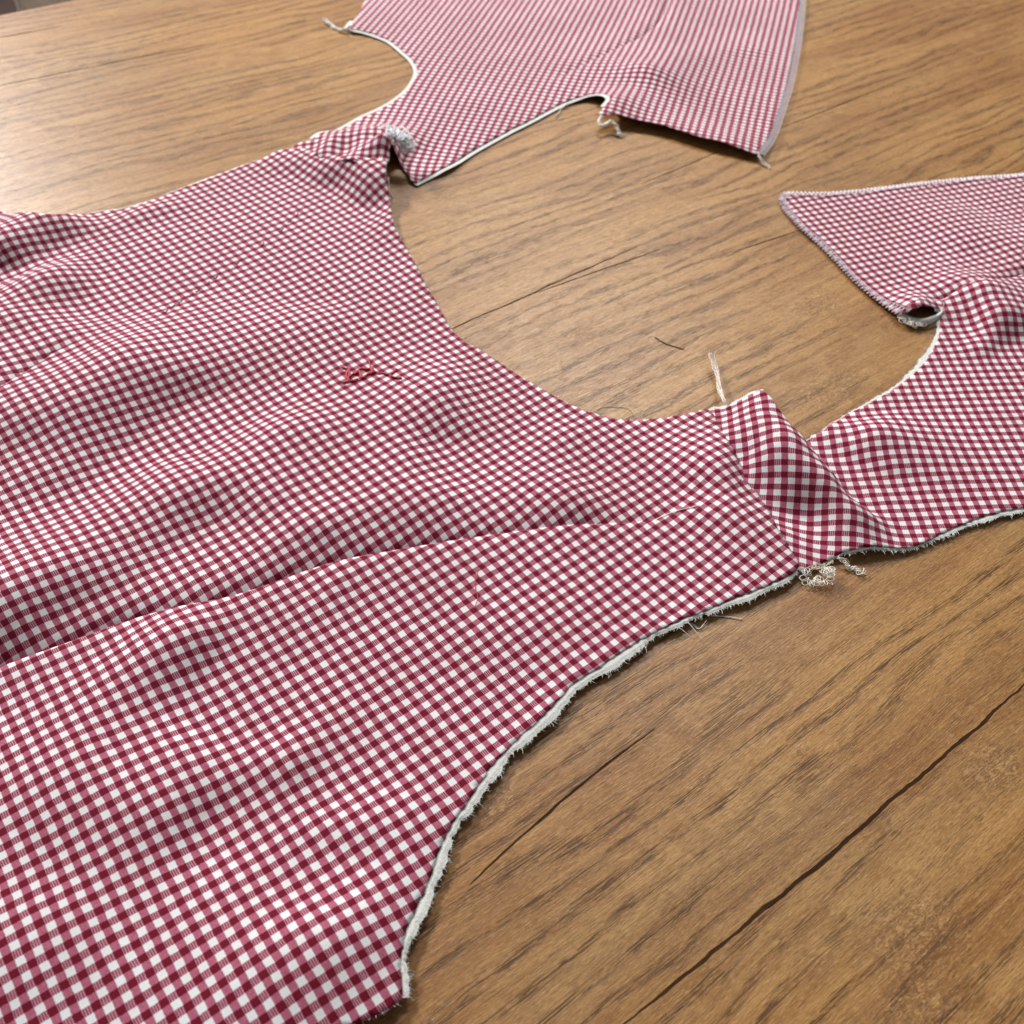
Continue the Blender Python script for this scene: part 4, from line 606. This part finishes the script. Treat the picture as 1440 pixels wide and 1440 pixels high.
# ------------------------------------------------------------------ white lining that shows past the gingham, with its frayed edge
def lining(cloth, pts, widths, name='lining', out=1, lift=None, inner=.0035, drop=.0005, fray=1.0, mat=COTTON):
    """pts follow the gingham edge; out = +1 when outside lies to the right of the walking direction"""
    Q = outline(cloth, pts, 6, .0012, False); n = len(Q); W = np.interp(np.linspace(0, 1, n), np.linspace(0, 1, len(widths)), widths)*.001
    t = np.gradient(Q, axis=0); t /= np.linalg.norm(t, axis=1)[:, None]; nr = np.stack([t[:, 1], -t[:, 0]], 1)*out
    wob = np.convolve(rng.normal(0, 1, n+60), np.ones(9)/4.5, 'same')[8:8+n]+np.convolve(rng.normal(0, 1, n+60), np.ones(31)/15, 'same')[20:20+n]; W2 = np.maximum(W*(.82+.22*wob), .0003)+rng.normal(0, .00022, n)
    z0 = cloth.z(Q); rows = []
    for k, s in ((0, None), (1, 0.0), (2, .5), (3, 1.0)):
        P = Q-nr*inner if s is None else Q+nr*(W2*s)[:, None]
        z = (cloth.z(P)-drop) if s is None else z0-drop-.18*np.maximum(z0-drop-.0007, 0)*s*s*s*(0 if lift else 1)
        rows.append(np.c_[P, np.maximum(z, .0003)])
    V = np.vstack(rows); Fc = [(k*n+i, k*n+i+1, (k+1)*n+i+1, (k+1)*n+i) for k in range(3) for i in range(n-1)]
    o = obj(name, V, Fc, mat, bodice, False); m = o.modifiers.new('thickness', 'SOLIDIFY'); m.thickness = .0003; m.offset = -1
    P3 = rows[3]; paths = []
    for i in range(n):
        for _ in range(int(.8+fray*rng.random()*2.8)):
            L = (rng.lognormal(-.4, .75))*.0009*fray+.0003; a = rng.normal(0, .5)
            d = nr[i]*cos(a)+t[i]*sin(a); b = P3[i]+np.r_[t[i]*rng.uniform(-.0006, .0006), 0]; pts3 = []
            for k in range(4):
                s = k/3; q = b[:2]+d*L*s+t[i]*(s*s)*rng.normal(0, .0004)*fray; pts3.append((q[0], q[1], max(b[2]+.0002*sin(3*s)-s*.0004, .00012)))
            paths.append((pts3, [.00017, .00015, .00012, .00006]))
    v, f = tubes(paths, 3); tag(obj('frayed_edge', v, f, mat, o), kind='stuff')
    return Q
def red_fray(cloth, pts, out=1, dens=.5):
    Q = outline(cloth, pts, 6, .0012, False); t = np.gradient(Q, axis=0); t /= np.linalg.norm(t, axis=1)[:, None]; nr = np.stack([t[:, 1], -t[:, 0]], 1)*out; z = cloth.z(Q); A, B = [], []
    for i in range(len(Q)):
        if rng.random() > dens: continue
        L = .0004+abs(rng.normal(0, .0007)); a = rng.normal(0, .6); d = nr[i]*cos(a)+t[i]*sin(a)
        (A if rng.random() < .5 else B).append(([(*(Q[i]-nr[i]*.0004), z[i]), (*(Q[i]+d*L*.5), z[i]+.0001), (*(Q[i]+d*L), max(z[i]-.0003, .0002))], .00009))
    for paths, mat in ((A, REDYARN), (B, YARN)):
        v, f = tubes(paths, 3); tag(obj('frayed_edge', v, f, mat, bodice), kind='stuff')
lining(front, F_EDGE[1:10], (1.0, 1.6, 2.2, 2.4, 2.2, 2.0), out=-1, fray=.5)
low = F_EDGE[39:62]
lining(front, low, (2.6, 3.2, 3.0, 2.6, 3.4, 4.0, 4.2, 4.6, 4.4, 4.2, 4.0, 4.2, 4.6, 3.6), out=-1, fray=1.0, drop=.0004)
red_fray(front, F_EDGE[14:32], -1, .7); red_fray(front, F_EDGE[60:66], -1, .5)
lining(back_n, B_EDGE[6:13], (1.0, 3.6, 3.0, 3.6, 1.6), out=-1, lift=True, fray=.7, drop=.0011)
lining(back_n, B_EDGE[15:27], (.4, .8, 1.6, 2.2, 2.8, 3.8, 3.4, 2.4, 1.0), out=-1, fray=.8, drop=.0011)
lining(back_n, B_EDGE[49:56], (4.0, 3.2, 2.2, 2.6, 3.0, 1.0), out=-1, fray=1.0, drop=.0011)
lining(back_n, B_EDGE[55:62], (1.0, 1.2, 1.4, 1.2, 1.0, .6), out=-1, fray=1.0, drop=.0011)
lining(back_f, T_EDGE[10:23], (.4, 1.2, 1.3, 1.6, 2.4, 3.0, 1.0), out=-1, fray=.6, drop=.0011)
lining(back_f, T_EDGE[45:58], (.8, .8, 2.0, 3.0, 3.4, 2.8, 2.0, 2.2, 2.0, .8), out=-1, fray=.6, drop=.0011)
red_fray(back_f, T_EDGE[23:32], -1, .6)

# overlocked edges
def overlock(cloth, pts, out=1, w=.0044, pitch=.0032):
    Q = outline(cloth, pts, 6, pitch, False); t = np.gradient(Q, axis=0); t /= np.linalg.norm(t, axis=1)[:, None]; nr = np.stack([t[:, 1], -t[:, 0]], 1)*out; paths = []; n = len(Q)
    def at(P, dz=.00045): P = np.atleast_2d(P); return np.c_[P, cloth.z(P)+dz]
    for i in range(n-1):
        j = rng.normal(0, .0002, 4); a = Q[i]+nr[i]*(.0011+j[0]); b = Q[i]-nr[i]*(w+j[1])+t[i]*pitch*.5; c = Q[i+1]+nr[i+1]*(.0011+j[2])
        A, B, Cc = at(a, -.0001)[0], at(b)[0], at(c, -.0001)[0]; m1 = at((a+b)/2)[0]; m2 = at((b+c)/2)[0]
        paths += [([A, m1, B], .00032), ([B, m2, Cc], .00030), ([at(Q[i]+nr[i]*.0008, -.0006)[0], A], .0002)]
    for off in (w,):
        k = at(Q-nr*off+rng.normal(0, .00012, Q.shape), .0004); paths.append((k, .00026))
    v, f = tubes(paths, 3); obj('overlock_stitching', v, f, LILAC, bodice)
overlock(back_n, B_EDGE[29:38], -1); overlock(back_n, B_EDGE[37:47], -1); overlock(back_f, T_EDGE[30:39], -1, .0050, .0034)

# ------------------------------------------------------------------ thread ends, loops, stitches
def path3(pts, n=8):
    """pts: (photo x, y, height)"""
    A = np.array([(*table_pt([p[:2]], p[2])[0], p[2]) for p in pts]); return catmull(A, n)
def yarns(name, base, mat, strands=5, spread=.0006, r=.00018, twist=3.0, frz=10, fl=.003, parent=bodice, label=None):
    C = path3(base); n = len(C); t = np.gradient(C, axis=0); t /= np.linalg.norm(t, axis=1)[:, None]; a = np.cross(t, [0, 0, 1.]); a /= np.linalg.norm(a, axis=1)[:, None]+1e-9; b = np.cross(a, t); s = np.linspace(0, 1, n); paths = []
    for k in range(strands):
        ph = 2*pi*k/strands+rng.uniform(0, .6); rad = spread*(1+.35*np.sin(s*9+ph*2))*(.6+.7*s)
        P = C+a*(rad*np.cos(ph+twist*2*pi*s))[:, None]+b*(rad*np.sin(ph+twist*2*pi*s))[:, None]; P[:, 2] = np.maximum(P[:, 2], r); paths.append((P[:int(n*rng.uniform(.9, 1))], r))
    for _ in range(frz):
        i = rng.integers(0, n); d = rng.normal(0, 1, 3); d /= np.linalg.norm(d); L = rng.uniform(.3, 1)*fl; e = rng.normal(0, 1, 3)
        P = [C[i]+d*L*q+e*L*.3*q*q for q in (0, .35, .7, 1)]; P = np.array(P); P[:, 2] = np.maximum(P[:, 2], .0002); paths.append((P, r*.5))
    v, f = tubes(paths, 5); return obj(name, v, f, mat, parent, True)
yarns('thread_tail', [(492, 36, .006), (484, 42, .003), (474, 41, .0012), (464, 34, .0012), (455, 27, .002)], YARN, 7, .0012, .00035, 3, 60, .0035)
yarns('thread_tail', [(490, 40, .004), (492, 48, .001), (496, 56, .0006)], CREAM, 2, .0004, .0002, 2, 3)
yarns('thread_tail', [(846, 163, .011), (842, 172, .008), (848, 177, .007), (858, 171, .008), (866, 177, .006), (870, 186, .003), (875, 193, .001)], YARN, 7, .0011, .0004, 4, 30, .002)
yarns('thread_tail', [(1065, 214, .006), (1069, 222, .004), (1075, 230, .0015), (1084, 237, .0008)], YARN, 5, .0010, .0003, 2, 14, .002)
yarns('thread_tail', [(1020, 566, .012), (1012, 550, .010), (1009, 528, .006), (1003, 509, .006), (997, 493, .009)], YARN, 7, .0012, .00015, 2.2, 26, .003)
yarns('thread_tail', [(1018, 564, .012), (1013, 540, .008), (1008, 520, .006), (1006, 506, .008), (1008, 493, .010)], YARN, 2, .0006, .00013, 1, 4, .002)
yarns('thread_tail', [(1178, 784, .004), (1188, 790, .003), (1193, 798, .0016), (1202, 799, .0012), (1209, 805, .0012), (1218, 803, .0015)], YARN, 4, .0011, .00024, 2.5, 10, .0014)
yarns('thread_tail', [(1180, 786, .004), (1190, 786, .004), (1194, 793, .002), (1186, 797, .001)], CREAM, 1, 0, .00022, 0, 0)
yarns('thread_tail', [(546, 250, .010), (548, 268, .006), (552, 282, .001)], CREAM, 2, .0004, .00035, 1, 2)
yarns('thread_tail', [(800, 146, .003), (790, 152, .0012), (786, 159, .0006), (781, 165, .0006)], CREAM, 3, .0006, .0003, 1, 4)
yarns('thread_tail', [(1009, 865, .001), (1000, 866, .0006), (1022, 867, .0006), (1046, 871, .0006)], YARN, 1, 0, .00018, 0, 0)
yarns('thread_tail', [(962, 874, .001), (975, 879, .0006), (984, 884, .0006), (1000, 868, .001)], YARN, 2, .0004, .00018, 1, 2)
yarns('thread_tail', [(838, 578, .001), (846, 572, .0006), (866, 571, .0006), (885, 575, .0006), (893, 586, .0008)], CREAM, 1, 0, .0002, 0, 0)
yarns('thread_tail', [(1344, 736, .001), (1362, 738, .0006), (1380, 735, .0006)], YARN, 1, 0, .0002, 0, 0)
def loops(name, base, rad, nloop, mat, r=.0002, jitter=.3, zup=.002, spin=1.0, fuzz=0, fl=.003):
    C = path3(base, 10); n = len(C); paths = []
    for k in range(nloop):
        s = (k+.5)/nloop*(n-1); i = int(s); c = C[i]; th = rng.uniform(0, 2*pi) if jitter > .6 else k*spin; R = rad*rng.uniform(1-jitter*.6, 1+jitter*.6); e = rng.uniform(.45, .9); a = np.linspace(0, 2*pi*rng.uniform(.75, 1.05), 16)
        u = np.array([cos(th), sin(th), rng.normal(0, .25)]); w = np.array([-sin(th), cos(th), rng.normal(0, .35)])
        P = c+u*(R*(1-np.cos(a)))[:, None]+w*(R*e*np.sin(a))[:, None]; P[:, 2] = np.maximum(P[:, 2]+zup*rng.random(), .0003); paths.append((P, r))
    for _ in range(fuzz):
        i = rng.integers(0, n); d = rng.normal(0, 1, 3); d /= np.linalg.norm(d); L = rng.uniform(.4, 1.2)*fl; P = np.array([C[i]+d*L*q+rng.normal(0, .0004, 3) for q in (0, .3, .6, 1)]); P[:, 2] = np.maximum(P[:, 2], .0003); paths.append((P, r*.6))
    paths.append((C, r*1.3)); v, f = tubes(paths, 4); return obj(name, v, f, mat, bodice, True)
loops('thread_loops', [(1131, 806, .003), (1137, 815, .002), (1148, 819, .002), (1160, 816, .003), (1166, 806, .004), (1166, 797, .005)], .0020, 34, YARN, .00017, .3, .0015, .55, 14, .002)
loops('thread_loops', [(1134, 800, .004), (1146, 801, .003), (1158, 797, .004), (1172, 788, .005)], .0012, 12, CREAM, .00018, .5, .001, .4)
loops('thread_loops', [(553, 186, .025), (562, 190, .025), (570, 198, .022), (575, 210, .017)], .0032, 70, TUFT, .00048, .8, .002, 1, 260, .0040)
loops('thread_loops', [(1268, 448, .004), (1276, 454, .003), (1288, 456, .003), (1302, 454, .003)], .0019, 34, YARN, .0002, .6, .002, .5, 30, .003)
# the curled strip of lining inside the opening of the right-hand piece
cs = path3([(1262, 446, .003), (1275, 455, .002), (1292, 459, .002), (1308, 456, .002), (1322, 448, .003), (1324, 437, .006)], 8); nn = len(cs)
V = np.vstack([cs+[0, 0, 0], cs+[0.0006, .0018, .0030], cs+[.001, .0040, .0036]]); obj('lining_strip', V, [(k*nn+i, k*nn+i+1, (k+1)*nn+i+1, (k+1)*nn+i) for k in range(2) for i in range(nn-1)], COTTON, bodice, True).modifiers.new('t', 'SOLIDIFY').thickness = .0004

# small embroidered word and tack stitches in red yarn, lying on the front panel
def on_cloth(cloth, pts, dz=.0006, n=6):
    A = cloth.place(pts); C = catmull(A, n); C[:, 2] = cloth.z(C[:, :2])+dz; return C
def ez(L): return [(450+x/10.286, 480+y/10.286) for x, y in L]
strokes = [[(315, 400), (360, 395), (410, 415), (425, 470), (415, 545), (395, 590), (340, 605)], [(400, 430), (385, 500), (400, 560), (460, 580), (530, 570)], [(330, 600), (420, 590), (500, 575), (560, 555)], [(400, 560), (430, 515), (480, 485), (520, 470)],
           [(560, 415), (575, 470), (590, 530), (570, 560)], [(500, 480), (545, 440), (565, 415)], [(590, 480), (605, 530), (640, 525), (680, 495), (710, 470)], [(560, 420), (600, 400), (650, 405), (720, 410)],
           [(680, 305), (720, 300), (755, 305)], [(715, 305), (735, 360), (750, 420), (745, 475)], [(750, 400), (790, 440), (840, 470), (900, 470), (980, 482), (1040, 470), (1090, 440), (1110, 410)], [(700, 480), (760, 455), (800, 450)], [(1010, 500), (1050, 520), (1110, 535), (1180, 540)]]
paths = []
for s in strokes:
    for k in range(3): paths.append((on_cloth(front, [(x+rng.normal(0, .5), y+rng.normal(0, .5)) for x, y in ez(s)], .0003+.0003*k), .00042))
v, f = tubes(paths, 4); obj('embroidered_letters', v, f, REDYARN, bodice, True)
for a, b in (((228, 440), (236, 436)), ((238, 433), (246, 428)), ((250, 426), (257, 421)), ((263, 418), (271, 413)), ((275, 411), (281, 405)), ((289, 402), (294, 396)), ((300, 392), (306, 388)), ((331, 372), (337, 366)), ((366, 346), (371, 341)), ((392, 326), (398, 321)), ((404, 313), (409, 309)), ((416, 303), (419, 298))):
    v, f = tubes([(on_cloth(front, [a, ((a[0]+b[0])/2+1, (a[1]+b[1])/2+1.0), b], .0001), .00045)], 5); obj('tack_stitch', v, f, TACK, bodice, True)
v, f = tubes([(on_cloth(front, [(922, 731), (938, 724), (952, 719), (968, 715), (984, 711)], .0005), .00028)], 4); obj('thread_tail', v, f, YARN, bodice, True)

# things lying loose
v, f = tubes([(on_cloth(front, [(672, 806), (668, 818), (669, 830), (672, 842), (667, 856)], .0007), .0002)], 4)
tag(obj('loose_thread', v, f, REDYARN, None, True), 'thin red thread lying curved on the lower part of the front panel', 'thread')
C = path3([(921, 474, .0005), (936, 483, .0004), (948, 487, .0004), (962, 491, .0005)]); v, f = tubes([(C, .00035)], 4)
tag(obj('hair', v, f, DARKH, None, True), 'short dark hair on the bare wood above the collar edge', 'hair')
